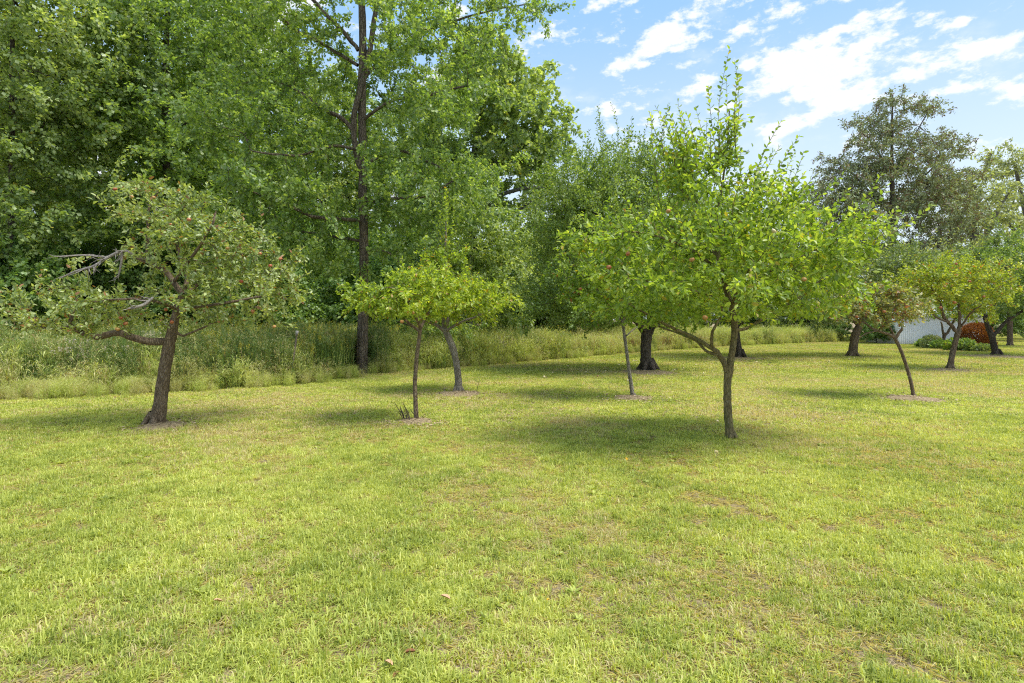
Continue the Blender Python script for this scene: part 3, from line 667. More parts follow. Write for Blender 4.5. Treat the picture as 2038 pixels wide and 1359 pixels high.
# ------------------------------------------------------------------ orchard trees
A_AP = [(306, 393), (376, 437), (341, 447), (234, 597), (330, 616), (503, 619), (546, 650), (240, 633), (250, 644), (234, 655), (342, 641), (538, 529), (453, 494), (558, 515), (229, 376), (262, 392), (517, 505), (480, 560)]
tree('apple_tree', 'olive leaved apple tree with long horizontal bare limb at far left of lawn', 8.62,
     [(308, 852, 25), (318, 812, 19.5), (325, 755, 18), (334, 700, 17), (341, 668, 16), (347, 640, 12.5), (354, 610, 11), (362, 585, 9)],
     [[(340, 679, 11, 0), (300, 680, 10.5, -.05), (262, 671, 10, -.1), (234, 661, 9.5, -.12), (192, 671, 9, -.1), (165, 662, 8, -.1), (142, 645, 6.5, -.1), (146, 622, 4, -.1), (152, 596, 3, 0)],
      [(142, 648, 4, -.1), (110, 655, 3, -.2), (80, 650, 2, -.2)],
      [(362, 585, 8, 0), (346, 560, 7.5, 0), (330, 540, 7, .05), (310, 528, 6, .1), (290, 520, 4, .1), (262, 512, 3, .2)],
      [(292, 521, 4.2, .1), (293, 480, 4, .1), (295, 440, 3.6, .1), (299, 405, 3, .1), (312, 385, 2, .1)],
      [(362, 585, 7, 0), (372, 555, 6, .1), (360, 520, 5, .15), (352, 480, 4, .2), (347, 440, 3, .2)],
      [(358, 600, 6, 0), (400, 560, 5, .3), (450, 520, 4, .5), (500, 500, 3, .6), (545, 500, 2.4, .6)],
      [(352, 620, 5, 0), (400, 610, 4.5, -.3), (460, 600, 3.5, -.5), (520, 590, 2.5, -.5)],
      [(345, 655, 4, 0), (362, 667, 3.4, .05), (385, 660, 3, .1), (430, 640, 2, .2)],
      [(352, 615, 5, 0), (310, 600, 4, -.5), (250, 595, 3, -.7), (190, 600, 2.4, -.7)],
      [(346, 560, 5, 0), (390, 500, 4, -.5), (420, 450, 3, -.7), (430, 420, 2, -.7)]],
     [(115, 610, 90, 48, -.1, .65), (200, 620, 80, 42, 0, .8), (330, 615, 100, 38, 0, 1.0), (480, 590, 105, 75, .2, 1.0), (420, 500, 120, 75, 0, 1.0), (515, 520, 75, 60, .3, .8),
      (280, 400, 70, 42, .1, .55), (360, 430, 90, 45, .2, .8), (180, 525, 30, 16, .2, .3), (330, 520, 70, 50, .4, .7), (50, 640, 25, 14, -.1, .3)],
     clumps=240, per=4, clump=.30, leaves=16500, lsize=.066, lmat=L_A, bmat=BARK_APPLE, zmin=1.35, rthr=.009, seg=.13, up=.05, spread=.028, auto_shoots=30, shoot_len=(.12, .3),
     shoots=[((85, 600, 0), (75, 540, 0)), ((525, 480, 0, .2), (518, 400, 0, .2)), ((62, 620, 0), (30, 565, 0)), ((110, 590, 0), (130, 545, 0)), ((590, 560, 0, .3), (620, 540, 0, .3)), ((450, 420, 0), (455, 392, 0))], lstep=.025,
     dead=[[(292, 517, 3, .1), (262, 505, 3, 0), (243, 500, 3.2, -.1), (215, 512, 3, -.2), (185, 530, 2.6, -.3), (150, 540, 2, -.3), (118, 555, 1, -.3)], [(243, 500, 2.6, -.1), (241, 525, 2.2, -.1), (235, 552, 1.5, -.1)],
           [(215, 512, 2, -.2), (170, 508, 1.8, -.3), (120, 510, 1, -.3)], [(305, 592, 2.6, -.6), (285, 607, 3, -.7), (262, 613, 2.2, -.8)], [(295, 440, 2, .05), (312, 430, 1.6, 0), (320, 420, 1, 0)]],
     apples=[(a, b, .026 + .007 * rng.random(), -.62 + .4 * rng.random(), AP_RED if i % 3 else AP_ORG) for i, (a, b) in enumerate(A_AP)])

tree('apple_tree', 'slim straight trunked apple tree with flat yellow green crown and cut suckers at base', 8.95,
     [(829, 841, 9.5), (827, 800, 8), (826, 760, 7.4), (829, 715, 7.2), (834, 675, 7), (837, 652, 6)],
     [[(836, 660, 5, 0), (800, 632, 4, .1), (765, 610, 3, .1), (728, 590, 2, .1)], [(836, 655, 5, 0), (820, 610, 4, -.3), (790, 575, 3, -.4)], [(837, 652, 5, 0), (860, 610, 4, .3), (885, 570, 3, .4)],
      [(836, 656, 4, 0), (830, 600, 3, .4), (815, 560, 2.4, .5)]],
     [(770, 605, 68, 32, 0, .75), (830, 590, 75, 42, 0, .9), (850, 560, 55, 28, .1, .6), (740, 590, 40, 26, 0, .4)],
     rf=0.55, clumps=130, per=4, clump=.32, leaves=8200, lsize=.062, lmat=L_B, bmat=BARK_APPLE, zmin=1.45, rthr=.008, seg=.12, spread=.025, flat=.4, auto_shoots=26, shoot_len=(.1, .26), lstep=.025,
     apples=[(800, 640, .03, -.6, AP_ORG), (822, 622, .028, -.7, AP_ORG)])
tree('apple_tree', 'crooked grey apple tree curving left with yellow crown and tall leafy spike', 12.5,
     [(912, 784, 14), (912, 755, 10.5), (908, 720, 10), (901, 692, 10.5), (891, 668, 9.5), (884, 655, 8)],
     [[(886, 660, 5.5, 0), (868, 646, 5, -.1), (850, 640, 4, -.2), (830, 628, 3, -.3)], [(884, 655, 6, 0), (900, 625, 5, .2), (940, 600, 4, .4), (985, 580, 3, .5)], [(884, 655, 6, 0), (882, 610, 5, 0), (884, 560, 4, 0), (886, 500, 3, 0), (888, 440, 2, 0)],
      [(886, 660, 4, 0), (920, 640, 3, -.4), (960, 625, 2, -.6)]],
     [(925, 600, 62, 46, 0, 1.0), (975, 585, 48, 36, .1, .7), (885, 590, 60, 50, 0, .9), (880, 540, 30, 50, 0, .4), (960, 560, 30, 22, 0, .4)],
     rf=0.66, clumps=130, per=4, clump=.4, leaves=9000, lsize=.075, lmat=L_B, bmat=BARK_PALE, zmin=1.45, rthr=.01, seg=.16, spread=.03, auto_shoots=26, shoot_len=(.15, .4), lstep=.03,
     shoots=[((884, 560, 0, .1), (889, 380, 0, .1)), ((890, 560, 0, -.1), (886, 390, 0, -.1)), ((887, 560, 0), (893, 420, 0)), ((880, 560, 0), (884, 430, 0)), ((892, 560, 0), (880, 470, 0)), ((885, 540, 0), (889, 372, 0)), ((885, 530, 0), (878, 420, 0)), ((888, 520, 0), (905, 400, 0)), ((880, 540, 0), (868, 450, 0)), ((892, 560, 0), (903, 470, 0)), ((1000, 570, 0), (1030, 562, 0))], apples=[(868, 640, .03, -.5, AP_ORG)])
tree('sapling', 'small green sapling standing in meadow edge behind the crooked apple tree', 19.5,
     [(849, 729, 6.5), (850, 700, 5.6), (853, 670, 5), (856, 645, 4)], [[(853, 665, 3, 0), (820, 650, 2, 0), (790, 640, 1.5, 0)], [(855, 650, 3, 0), (890, 640, 2, 0), (925, 640, 1.5, .2)]],
     [(845, 650, 80, 26, 0, 1.3), (925, 655, 55, 26, .3, 1.0), (850, 610, 60, 30, 0, 1.0)],
     rf=0.80, clumps=60, per=5, clump=.6, leaves=6500, lsize=.10, lmat=L_OAK, bmat=BARK_DARK, zmin=1.2, rthr=.014, seg=.25, tmpl=LEAF2)

E_SH = [((1440, 330), (1453, 92)), ((1446, 340), (1462, 120)), ((1436, 340), (1446, 150)), ((1450, 330), (1474, 230)), ((1360, 400), (1356, 225)), ((1430, 330), (1410, 170)), ((1452, 300), (1468, 185)), ((1405, 340), (1392, 255)), ((1370, 390), (1348, 195)), ((1360, 400), (1330, 262)), ((1310, 380), (1296, 222)), ((1312, 400), (1302, 300)),
        ((1380, 360), (1372, 265)), ((1470, 330), (1462, 215)), ((1500, 380), (1540, 300)), ((1530, 380), (1592, 268)), ((1560, 390), (1600, 300)), ((1480, 380), (1475, 300)), ((1600, 420), (1680, 345)), ((1620, 460), (1690, 375)),
        ((1640, 500), (1725, 440)), ((1160, 520), (1108, 468)), ((1170, 510), (1132, 445)), ((1230, 480), (1185, 415)), ((1250, 470), (1210, 395)), ((1200, 500), (1160, 420)), ((1130, 560), (1112, 510)), ((1290, 440), (1262, 350)), ((1340, 420), (1322, 330)), ((1420, 380), (1430, 250)), ((1660, 540), (1740, 490))]
tree('apple_tree', 'large bright green apple tree with forked trunk and tall upright shoots at right centre', 7.55,
     [(1456, 880, 16.5), (1451, 850, 13), (1448, 800, 12), (1448, 760, 12), (1451, 735, 13), (1457, 700, 9.5), (1462, 655, 9.5), (1457, 615, 8.5), (1442, 565, 8), (1428, 500, 6.5), (1419, 440, 4.5), (1414, 385, 3)],
     [[(1449, 742, 9, 0), (1437, 715, 7.5, -.05), (1424, 698, 7, -.1), (1412, 690, 6, -.1), (1382, 672, 5.5, -.15), (1345, 656, 4.5, -.2), (1300, 632, 3.2, -.3), (1240, 600, 2.4, -.4)],
      [(1430, 706, 5, -.1), (1404, 698, 4, 0), (1385, 678, 3.6, .15), (1340, 660, 3, .3), (1280, 640, 2.4, .4), (1210, 620, 2, .5)],
      [(1418, 693, 5, -.1), (1416, 668, 4.2, -.2), (1424, 648, 3.6, -.25), (1436, 625, 2.6, -.3), (1440, 590, 2, -.3)],
      [(1463, 658, 5, 0), (1490, 652, 4.6, .1), (1512, 638, 4.2, .15), (1560, 612, 3.4, .3), (1620, 570, 2.6, .4), (1680, 510, 2, .5)],
      [(1455, 612, 5, 0), (1495, 570, 4.2, -.3), (1550, 530, 3.4, -.5), (1620, 500, 2.4, -.6)],
      [(1440, 560, 5, 0), (1480, 490, 4.2, .3), (1530, 440, 3.2, .4), (1575, 400, 2.2, .5)],
      [(1436, 540, 5, 0), (1380, 500, 4.2, -.4), (1310, 470, 3.2, -.6), (1240, 460, 2.2, -.7)],
      [(1430, 510, 4.4, 0), (1370, 470, 3.6, .4), (1300, 430, 2.6, .6)],
      [(1425, 480, 4.4, 0), (1395, 420, 3.4, 0), (1365, 350, 2.4, 0), (1352, 280, 1.5, 0)],
      [(1420, 445, 4, 0), (1436, 380, 3, 0), (1446, 300, 2, 0), (1452, 220, 1.4, 0)],
      [(1450, 600, 4, 0), (1390, 580, 3.2, -.5), (1320, 565, 2.4, -.9), (1250, 555, 1.8, -1.0)], [(1455, 605, 4, 0), (1480, 560, 3, -.7), (1500, 520, 2, -1.1)], [(1440, 560, 4, 0), (1420, 520, 3, .7), (1380, 500, 2, 1.1)]],
     [(1290, 590, 150, 52, 0, 1.3), (1440, 585, 170, 58, 0, 1.5), (1590, 575, 125, 60, .1, 1.2), (1370, 500, 190, 62, 0, 1.4), (1530, 490, 140, 72, 0, 1.3), (1390, 425, 135, 50, 0, 1.0), (1540, 400, 70, 40, 0, .7),
      (1400, 350, 80, 48, 0, .6), (1440, 290, 38, 48, 0, .35), (1350, 330, 30, 50, 0, .35), (1645, 490, 62, 60, .2, .8), (1185, 510, 50, 50, 0, .7)],
     clumps=500, per=4, clump=.27, leaves=24000, lsize=.070, lmat=L_E, bmat=BARK_GREEN, zmin=1.25, rthr=.0075, seg=.13, spread=.028, flat=.5, auto_shoots=190, shoot_len=(.18, .5), lstep=.034, r0=.0022,
     shoots=[((a[0], a[1], 0), (b_[0], b_[1], 0)) for a, b_ in E_SH],
     apples=[(1475, 442, .032, -.9, AP_ORG), (1377, 517, .032, -1.1, AP_ORG), (1403, 632, .032, -1.0, AP_ORG), (1540, 460, .03, -1.0, AP_PALE), (1212, 532, .032, -.8, AP_RED), (1250, 505, .03, -.8, AP_RED), (1330, 420, .03, -.7, AP_ORG), (1600, 556, .03, -1.0, AP_ORG)])

tree('apple_tree', 'slim grey leaning apple tree with thin straight trunk beside the thick dark trunk', 11.7,
     [(1261, 793, 8.5), (1256, 765, 7), (1251, 730, 6.2), (1246, 690, 5.6), (1241, 655, 5.2), (1240, 636, 4.6)],
     [[(1241, 645, 4, 0), (1215, 610, 3, .2), (1180, 560, 2.2, .3), (1165, 500, 1.6, .3)], [(1241, 640, 4, 0), (1245, 590, 3, -.2), (1240, 530, 2.2, -.3), (1225, 470, 1.6, -.3)], [(1246, 668, 2.4, 0), (1262, 655, 2, .2), (1285, 640, 1.6, .3)]],
     [(1205, 590, 72, 52, 0, 1.1), (1195, 520, 55, 50, 0, .9), (1260, 585, 60, 50, 0, 1.0), (1220, 470, 50, 42, 0, .7), (1150, 560, 34, 42, 0, .6)],
     rf=0.55, clumps=150, per=4, clump=.42, leaves=10500, lsize=.078, lmat=L_F, bmat=BARK_PALE, zmin=1.5, rthr=.009, seg=.16, spread=.03, auto_shoots=40, shoot_len=(.2, .5), lstep=.032,
     apples=[(1155, 575, .036, -.7, AP_RED), (1213, 560, .036, -1.0, AP_RED)])
tree('apple_tree', 'old apple tree with thick dark flaring trunk and dense dark green crown', 17.6,
     [(1290, 743, 22), (1287, 728, 17), (1285, 700, 14.5), (1287, 672, 15.5), (1288, 655, 14)],
     [[(1284, 665, 9, 0), (1268, 635, 8, 0), (1250, 590, 6, .2), (1220, 530, 4, .3), (1190, 450, 3, .3)], [(1292, 665, 9, 0), (1302, 635, 8, 0), (1310, 580, 6, -.2), (1320, 500, 4, -.3), (1310, 420, 3, -.3)],
      [(1287, 660, 8, 0), (1240, 620, 5, -.8), (1170, 590, 4, -1.2), (1110, 590, 2.5, -1.4)], [(1290, 660, 8, 0), (1340, 610, 5, .6), (1400, 570, 3.5, 1.0)]],
     [(1180, 600, 120, 48, 0, 2.6), (1340, 590, 110, 50, 0, 2.4), (1240, 520, 170, 75, 0, 2.8), (1200, 430, 130, 75, 0, 2.3), (1310, 430, 110, 75, 0, 2.2), (1130, 370, 70, 50, .2, 1.5), (1200, 350, 80, 50, .2, 1.5), (1280, 350, 90, 55, 0, 1.6), (1110, 470, 60, 90, .4, 1.6), (1085, 600, 45, 42, 0, 1.2)],
     rf=0.70, shoot_out=.12, clumps=620, per=4, clump=.75, leaves=78000, lsize=.092, lmat=L_G, bmat=BARK_DARK, zmin=1.5, rthr=.02, seg=.25, spread=.06, auto_shoots=330, shoot_len=(.5, 1.5), lstep=.045, tmpl=LEAF2, r0=.004)
tree('apple_tree', 'grey green tree with flaring trunk half hidden behind the forked apple trunk', 23.5,
     [(1473, 715, 17), (1470, 700, 12), (1467, 672, 9.5), (1466, 640, 8), (1468, 600, 6)], [[(1467, 650, 6, 0), (1500, 610, 5, 0), (1560, 560, 4, 0), (1600, 500, 2, 0)], [(1467, 640, 6, 0), (1440, 590, 4, .5), (1420, 520, 2, .8)]],
     [(1540, 590, 120, 46, 0, 3.2), (1430, 590, 95, 46, 0, 3.0), (1500, 520, 140, 62, 0, 2.8), (1500, 440, 100, 62, 0, 2.2), (1600, 480, 62, 50, 0, 1.6)],
     rf=0.62, clumps=260, per=4, clump=.85, leaves=26000, lsize=.12, lmat=L_H, bmat=BARK_DARK, zmin=1.4, rthr=.02, seg=.35, spread=.07, tmpl=LEAF2, auto_shoots=50, shoot_len=(.4, 1.1), lstep=.06, r0=.005)
tree('apple_tree', 'stout short trunked tree standing left of the white shed', 24.2,
     [(1697, 712, 13), (1698, 695, 11), (1702, 668, 10.5), (1712, 645, 9), (1722, 625, 6)], [[(1710, 648, 6, 0), (1680, 620, 4, 0), (1650, 590, 2.5, .3)], [(1715, 640, 6, 0), (1750, 600, 4, 0), (1780, 560, 2.5, 0)]],
     [(1690, 590, 95, 48, 0, 2.4), (1770, 570, 75, 50, 0, 2.0), (1720, 520, 90, 48, 0, 2.0), (1640, 625, 45, 26, -.4, 1.0), (1790, 520, 50, 40, 0, 1.2)],
     rf=0.72, clumps=210, per=4, clump=.8, leaves=20000, lsize=.12, lmat=L_H, bmat=BARK_APPLE, zmin=1.2, rthr=.02, seg=.35, spread=.07, tmpl=LEAF2, auto_shoots=50, shoot_len=(.4, .9), lstep=.06, r0=.005)
tree('apple_tree', 'thin leaning apple tree with bowed trunk and russet tinged leaves in front of white shed', 11.7,
     [(1819, 792, 8), (1814, 765, 6.6), (1806, 735, 6.2), (1796, 705, 6.2), (1786, 682, 6.4), (1779, 670, 6)],
     [[(1780, 671, 4.6, 0), (1762, 663, 4, -.1), (1742, 657, 3.4, -.2), (1716, 640, 2.6, -.2), (1690, 625, 1.8, -.2)], [(1780, 671, 4, 0), (1770, 650, 3, 0), (1758, 628, 2, .1), (1745, 600, 1.6, .1)], [(1783, 672, 5, 0), (1791, 660, 4.6, 0), (1795, 654, 4.2, 0)],
      [(1745, 658, 2.6, -.2), (1720, 665, 2, -.3), (1700, 685, 1.2, -.3)]],
     [(1735, 612, 66, 30, 0, .8), (1775, 610, 50, 32, 0, .7), (1740, 585, 50, 24, 0, .6), (1690, 620, 26, 18, 0, .4)],
     rf=0.50, clumps=110, per=4, clump=.34, leaves=5600, lsize=.07, lmat=L_J, bmat=BARK_APPLE, zmin=1.3, rthr=.009, seg=.15, spread=.03, auto_shoots=10, shoot_len=(.1, .25),
     apples=[(1721, 595, .048, -.7, AP_RED), (1672, 592, .04, -.5, AP_ORG), (1760, 620, .036, -.6, AP_RED), (1788, 598, .03, -.6, AP_ORG), (1705, 630, .03, -.6, AP_RED)])
tree('apple_tree', 'apple tree with yellow and rust flecked crown before the orange shrub', 18.1,
     [(1891, 737, 13), (1893, 718, 10), (1899, 690, 9), (1906, 665, 9.5), (1909, 655, 8)],
     [[(1906, 662, 6, 0), (1893, 647, 5.4, 0), (1880, 632, 4.6, 0), (1872, 605, 3.6, 0), (1855, 575, 2.6, 0), (1850, 555, 2, 0)], [(1908, 657, 5.5, 0), (1911, 630, 4.4, 0), (1905, 590, 3, .1), (1910, 555, 2, .1)], [(1888, 642, 3.4, 0), (1866, 633, 2.6, -.2), (1855, 625, 2, -.3)],
      [(1910, 652, 3.4, 0), (1930, 625, 2.4, -.3), (1950, 610, 1.8, -.4)]],
     [(1850, 575, 62, 36, 0, 1.5), (1920, 568, 72, 40, 0, 1.5), (1890, 545, 80, 30, 0, 1.3), (1965, 600, 46, 34, 0, 1.1), (1815, 580, 30, 28, 0, .7)],
     rf=0.52, clumps=190, per=4, clump=.55, leaves=15500, lsize=.088, lmat=L_K, bmat=BARK_APPLE, zmin=1.5, rthr=.013, seg=.22, spread=.04, tmpl=LEAF2, auto_shoots=60, shoot_len=(.2, .5), lstep=.045, r0=.0035,
     apples=[(1872, 612, .045, -1.2, AP_RED), (1900, 602, .045, -1.2, AP_RED), (1930, 560, .045, -1.2, AP_RED), (1850, 600, .04, -1.2, AP_RED), (1958, 590, .04, -1.2, AP_RED), (1968, 560, .04, -1.1, AP_RED), (1826, 575, .04, -1, AP_ORG), (1880, 570, .04, -1.3, AP_ORG), (1903, 525, .04, -1.1, AP_RED)])
tree('apple_tree', 'dark trunked apple tree leaning left at right edge of the lawn', 25.2,
     [(1984, 711, 15), (1980, 695, 11), (1974, 670, 10), (1966, 648, 9.5), (1962, 632, 8)],
     [[(1975, 672, 6, 0), (1988, 655, 5.5, 0), (2005, 638, 5, 0), (2035, 618, 3.6, 0), (2070, 590, 2.4, 0)], [(1963, 640, 6, 0), (1950, 600, 4, .3), (1940, 560, 3, .5)], [(1963, 636, 6, 0), (1985, 590, 4, 0), (2000, 530, 2.6, 0)]],
     [(1990, 590, 80, 34, 0, 2.4), (2070, 580, 70, 50, 0, 2.2), (2000, 535, 80, 42, 0, 2.2), (2060, 500, 60, 42, 0, 1.8)],
     rf=0.52, clumps=220, per=4, clump=.8, leaves=21000, lsize=.12, lmat=L_G, bmat=BARK_DARK, zmin=1.7, rthr=.02, seg=.32, spread=.06, tmpl=LEAF2, auto_shoots=80, shoot_len=(.4, .9), lstep=.06, r0=.005)
tree('small_tree', 'little twin stemmed tree in the bed right in front of the white shed', 31,
     [(1876, 693, 6), (1878, 676, 4.6), (1882, 662, 4)], [[(1880, 668, 3.6, 0), (1892, 652, 3, 0), (1902, 632, 2, 0)], [(1878, 674, 3, 0), (1876, 655, 2.6, 0), (1872, 640, 1.6, 0)]],
     [(1890, 612, 45, 22, 0, 1.2)], clumps=50, per=4, clump=.5, leaves=2600, lsize=.13, lmat=L_F, bmat=BARK_APPLE, zmin=1.5, rthr=.02, seg=.3, tmpl=LEAF2, spread=.06)

# ------------------------------------------------------------------ large trees
oak = tree('oak_tree', 'tall oak with dark straight trunk and spreading layered branches standing in the meadow edge', 17.0,
     [(722, 742, 20), (721, 715, 18.5), (722, 650, 16.5), (724, 560, 15), (724, 470, 14), (722, 380, 13.5), (722, 300, 13), (720, 200, 13), (722, 100, 12), (720, 0, 11), (716, -100, 9), (712, -220, 5)],
     [[(721, 345, 8, -.1), (708, 300, 8, -.2), (703, 250, 8.5, -.2), (713, 190, 8.5, -.2), (730, 130, 8, -.1), (742, 60, 7.5, 0), (752, -20, 6.5, 0), (760, -120, 4, .2)],
      [(705, 262, 6, -.2), (680, 235, 6, -.3), (640, 215, 5.5, -.5), (600, 185, 4, -.7), (575, 170, 3, -.9)],
      [(713, 100, 6, 0), (680, 60, 6, 0), (640, 20, 5.5, 0), (600, -30, 5, 0), (540, -90, 3, 0)],
      [(712, 130, 5, 0), (640, 85, 5, .4), (590, 60, 5, .6), (555, 25, 4.4, .8), (520, -40, 3, 1)],
      [(724, 440, 5.5, 0), (680, 435, 5, -.6), (620, 430, 4.5, -1), (560, 400, 3.5, -1.4), (500, 380, 2.5, -1.7)],
      [(724, 400, 5, 0), (780, 395, 4.4, -.5), (850, 390, 3.4, -1), (900, 360, 2.2, -1.3)],
      [(722, 330, 5, 0), (790, 300, 4.4, .5), (860, 325, 3.6, .8), (900, 350, 2.4, 1)],
      [(722, 240, 5, 0), (780, 200, 4.4, -.6), (850, 190, 3.6, -1.2), (930, 170, 2.4, -1.7)],
      [(722, 160, 5, 0), (790, 90, 4.6, .6), (880, 50, 3.8, 1), (980, 20, 2.8, 1.4), (1050, 8, 1.8, 1.6)],
      [(722, 480, 4.5, 0), (660, 470, 4, .8), (600, 460, 3, 1.4), (530, 450, 2, 1.8)], [(722, 300, 5, 0), (660, 290, 4, -1.2), (590, 310, 3, -2), (500, 300, 2, -2.5)],
      [(724, 500, 4, 0), (770, 500, 3.4, -.6), (800, 530, 2.4, -.9)]],
     [(560, 130, 150, 80, 0, 3.2), (520, 260, 140, 60, -.5, 3.2), (600, 400, 130, 55, -.4, 3.0), (830, 140, 150, 70, 0, 3.3), (870, 280, 130, 70, 0, 3.0), (850, 400, 110, 60, 0, 2.6), (720, 20, 260, 80, 0, 3.6),
      (760, -110, 220, 90, 0, 3.4), (960, 20, 100, 34, .5, 2), (480, 10, 120, 60, .5, 2.5), (700, 520, 110, 45, 0, 2.2), (560, 490, 100, 42, .5, 2.4), (1030, 10, 38, 14, .8, .8), (660, 330, 80, 60, -1.6, 1.4), (780, 450, 60, 40, -1.5, 1.2)],
     rf=0.62, clumps=430, per=5, clump=1.25, leaves=88000, lsize=.106, bound=lambda q: ~((np.abs(q[:, 0] - gx(722) * 17.0) < .45) & (q[:, 1] < 17.2) & (q[:, 2] > 5) & (q[:, 2] < 11)), lmat=L_OAK, bmat=BARK_OAK, zmin=2.6, rthr=.02, seg=.35, spread=.07, flat=.2, tmpl=OAKL, w=.22, r0=.005, droop=-.25, jit=.08)
oak2 = tree('oak_tree', 'pale leaved oak with airy crown against the sky right of the big oak', 31,
     [(935, 675, 16), (935, 600, 13), (930, 500, 12), (935, 400, 10), (945, 300, 8), (960, 200, 6), (965, 120, 3)],
     [[(932, 440, 6, 0), (960, 350, 5, -.6), (1010, 310, 4, -1), (1070, 270, 3, -1.4)], [(932, 470, 6, 0), (980, 400, 5, -.8), (1040, 375, 4, -1.4), (1090, 375, 2.5, -1.8)], [(932, 490, 6, 0), (1000, 440, 4.6, -.8), (1060, 400, 3, -1.4)], [(940, 350, 5, 0), (980, 250, 4, 0), (1010, 150, 2.5, 0)],
      [(932, 500, 5, 0), (990, 480, 4, -1), (1040, 440, 3, -1.6)]],
     [(960, 170, 95, 75, 0, 4), (1020, 270, 95, 70, 0, 4), (930, 270, 110, 80, 0, 4), (1075, 240, 52, 62, 0, 2.4), (1010, 360, 90, 60, 0, 3.4), (900, 380, 100, 80, 0, 3.5), (955, 110, 50, 50, 0, 2.2), (1030, 150, 50, 42, 0, 2.2), (1100, 300, 35, 40, 0, 1.8)],
     rf=0.85, clumps=300, per=4, clump=1.2, leaves=34000, lsize=.24, lmat=L_FOR, bmat=BARK_GREY, zmin=3, rthr=.03, seg=.6, spread=.12, tmpl=OAKL, w=.22, r0=.008, jit=.1)
f1 = tree('maple_tree', 'pale green maple at the far left with a dark trunk rising through its foliage', 24,
     [(24, 700, 15), (24, 600, 12), (25, 450, 10.5), (24, 300, 9), (24, 150, 7), (26, 0, 5)], [],
     [(40, 150, 190, 110, 0, 4), (130, 60, 150, 90, 0, 4), (-60, 250, 130, 90, 0, 4), (110, 250, 110, 60, -.5, 3), (0, -50, 200, 100, 0, 4), (190, 180, 90, 70, 0, 3), (90, 330, 80, 40, -1, 2.5), (-50, 420, 60, 60, 0, 2), (10, 440, 70, 50, -1.8, 2), (60, 420, 60, 40, -2, 1.8)],
     rf=0.60, clumps=560, per=4, clump=1.6, leaves=62000, lsize=.17, lmat=L_FOR, bmat=BARK_DARK, zmin=3, rthr=.025, seg=.5, spread=.1, tmpl=LEAF2, wid=1.5, r0=.007, flat=.45, droop=-.35, jit=.1)
f2 = tree('maple_tree', 'deep green maple between the far left maple and the big oak', 28,
     [(330, 690, 14), (330, 550, 12), (335, 400, 11), (330, 250, 9), (330, 100, 7), (335, 0, 5)], [[(332, 330, 6, 0), (280, 220, 5, 0), (250, 120, 3, 0)], [(332, 300, 6, 0), (400, 180, 5, 0), (410, 60, 3, 0)]],
     [(300, 130, 170, 95, 0, 4.5), (400, 60, 150, 85, 0, 4.5), (280, 300, 170, 85, -.5, 4), (390, 300, 120, 80, 0, 4), (330, -40, 170, 70, 0, 4), (250, 430, 110, 55, -1, 3.5), (400, 450, 100, 60, -.5, 3.5)],
     rf=0.80, clumps=560, per=4, clump=1.6, leaves=52000, lsize=.20, lmat=L_OAK, bmat=BARK_DARK, zmin=3, rthr=.03, seg=.55, spread=.12, tmpl=OAKL, r0=.007, flat=.4, droop=-.3, jit=.1)
f3 = tree('tree', 'low branched bushy tree with pale drooping leaves right of the big oak trunk', 23,
     [(930, 700, 8), (930, 620, 7), (940, 540, 5), (945, 450, 3)], [],
     [(950, 480, 70, 70, 0, 2.6), (1000, 540, 60, 55, 0, 2.4), (910, 560, 75, 50, 0, 2.4), (980, 600, 80, 40, 0, 2.2), (940, 400, 45, 48, 0, 1.8), (1020, 470, 40, 42, 0, 1.5)],
     clumps=200, per=4, clump=.9, leaves=26000, lsize=.15, lmat=L_FOR, bmat=BARK_DARK, zmin=1.0, rthr=.02, seg=.4, spread=.08, tmpl=LEAF2, r0=.005, droop=-.4)
# shrubs of the woodland edge: one of each kind, then copies
sh1 = tree('shrub', 'dark leafy shrub at the woodland edge, at far left behind the meadow', 27,
     [(60, 690, 4), (62, 660, 3), (64, 620, 2)], [], [(60, 590, 95, 60, 0, 2.6), (60, 530, 75, 55, 0, 2.2), (20, 630, 70, 34, 0, 2.0), (110, 630, 70, 34, 0, 2.0)],
     cat='shrub', group='shrubs along the woodland edge', clumps=160, per=4, clump=.95, leaves=19000, lsize=.17, lmat=L_DEEP, bmat=BARK_DARK, zmin=.2, rthr=.03, seg=.5, spread=.1, tmpl=OAKL, r0=.006, droop=-.3)
sh2 = tree('shrub', 'medium green leafy shrub at the woodland edge behind the leftmost apple tree', 28,
     [(300, 690, 4), (302, 660, 3), (304, 620, 2)], [], [(300, 600, 100, 52, 0, 2.6), (310, 545, 80, 55, 0, 2.2), (250, 630, 60, 34, 0, 2.0)],
     cat='shrub', group='shrubs along the woodland edge', clumps=160, per=4, clump=.95, leaves=18000, lsize=.16, lmat=L_SHRUB, bmat=BARK_DARK, zmin=.2, rthr=.03, seg=.5, spread=.1, tmpl=LEAF2, wid=1.4, r0=.006, droop=-.3)
EDGE = 'shrubs along the woodland edge'
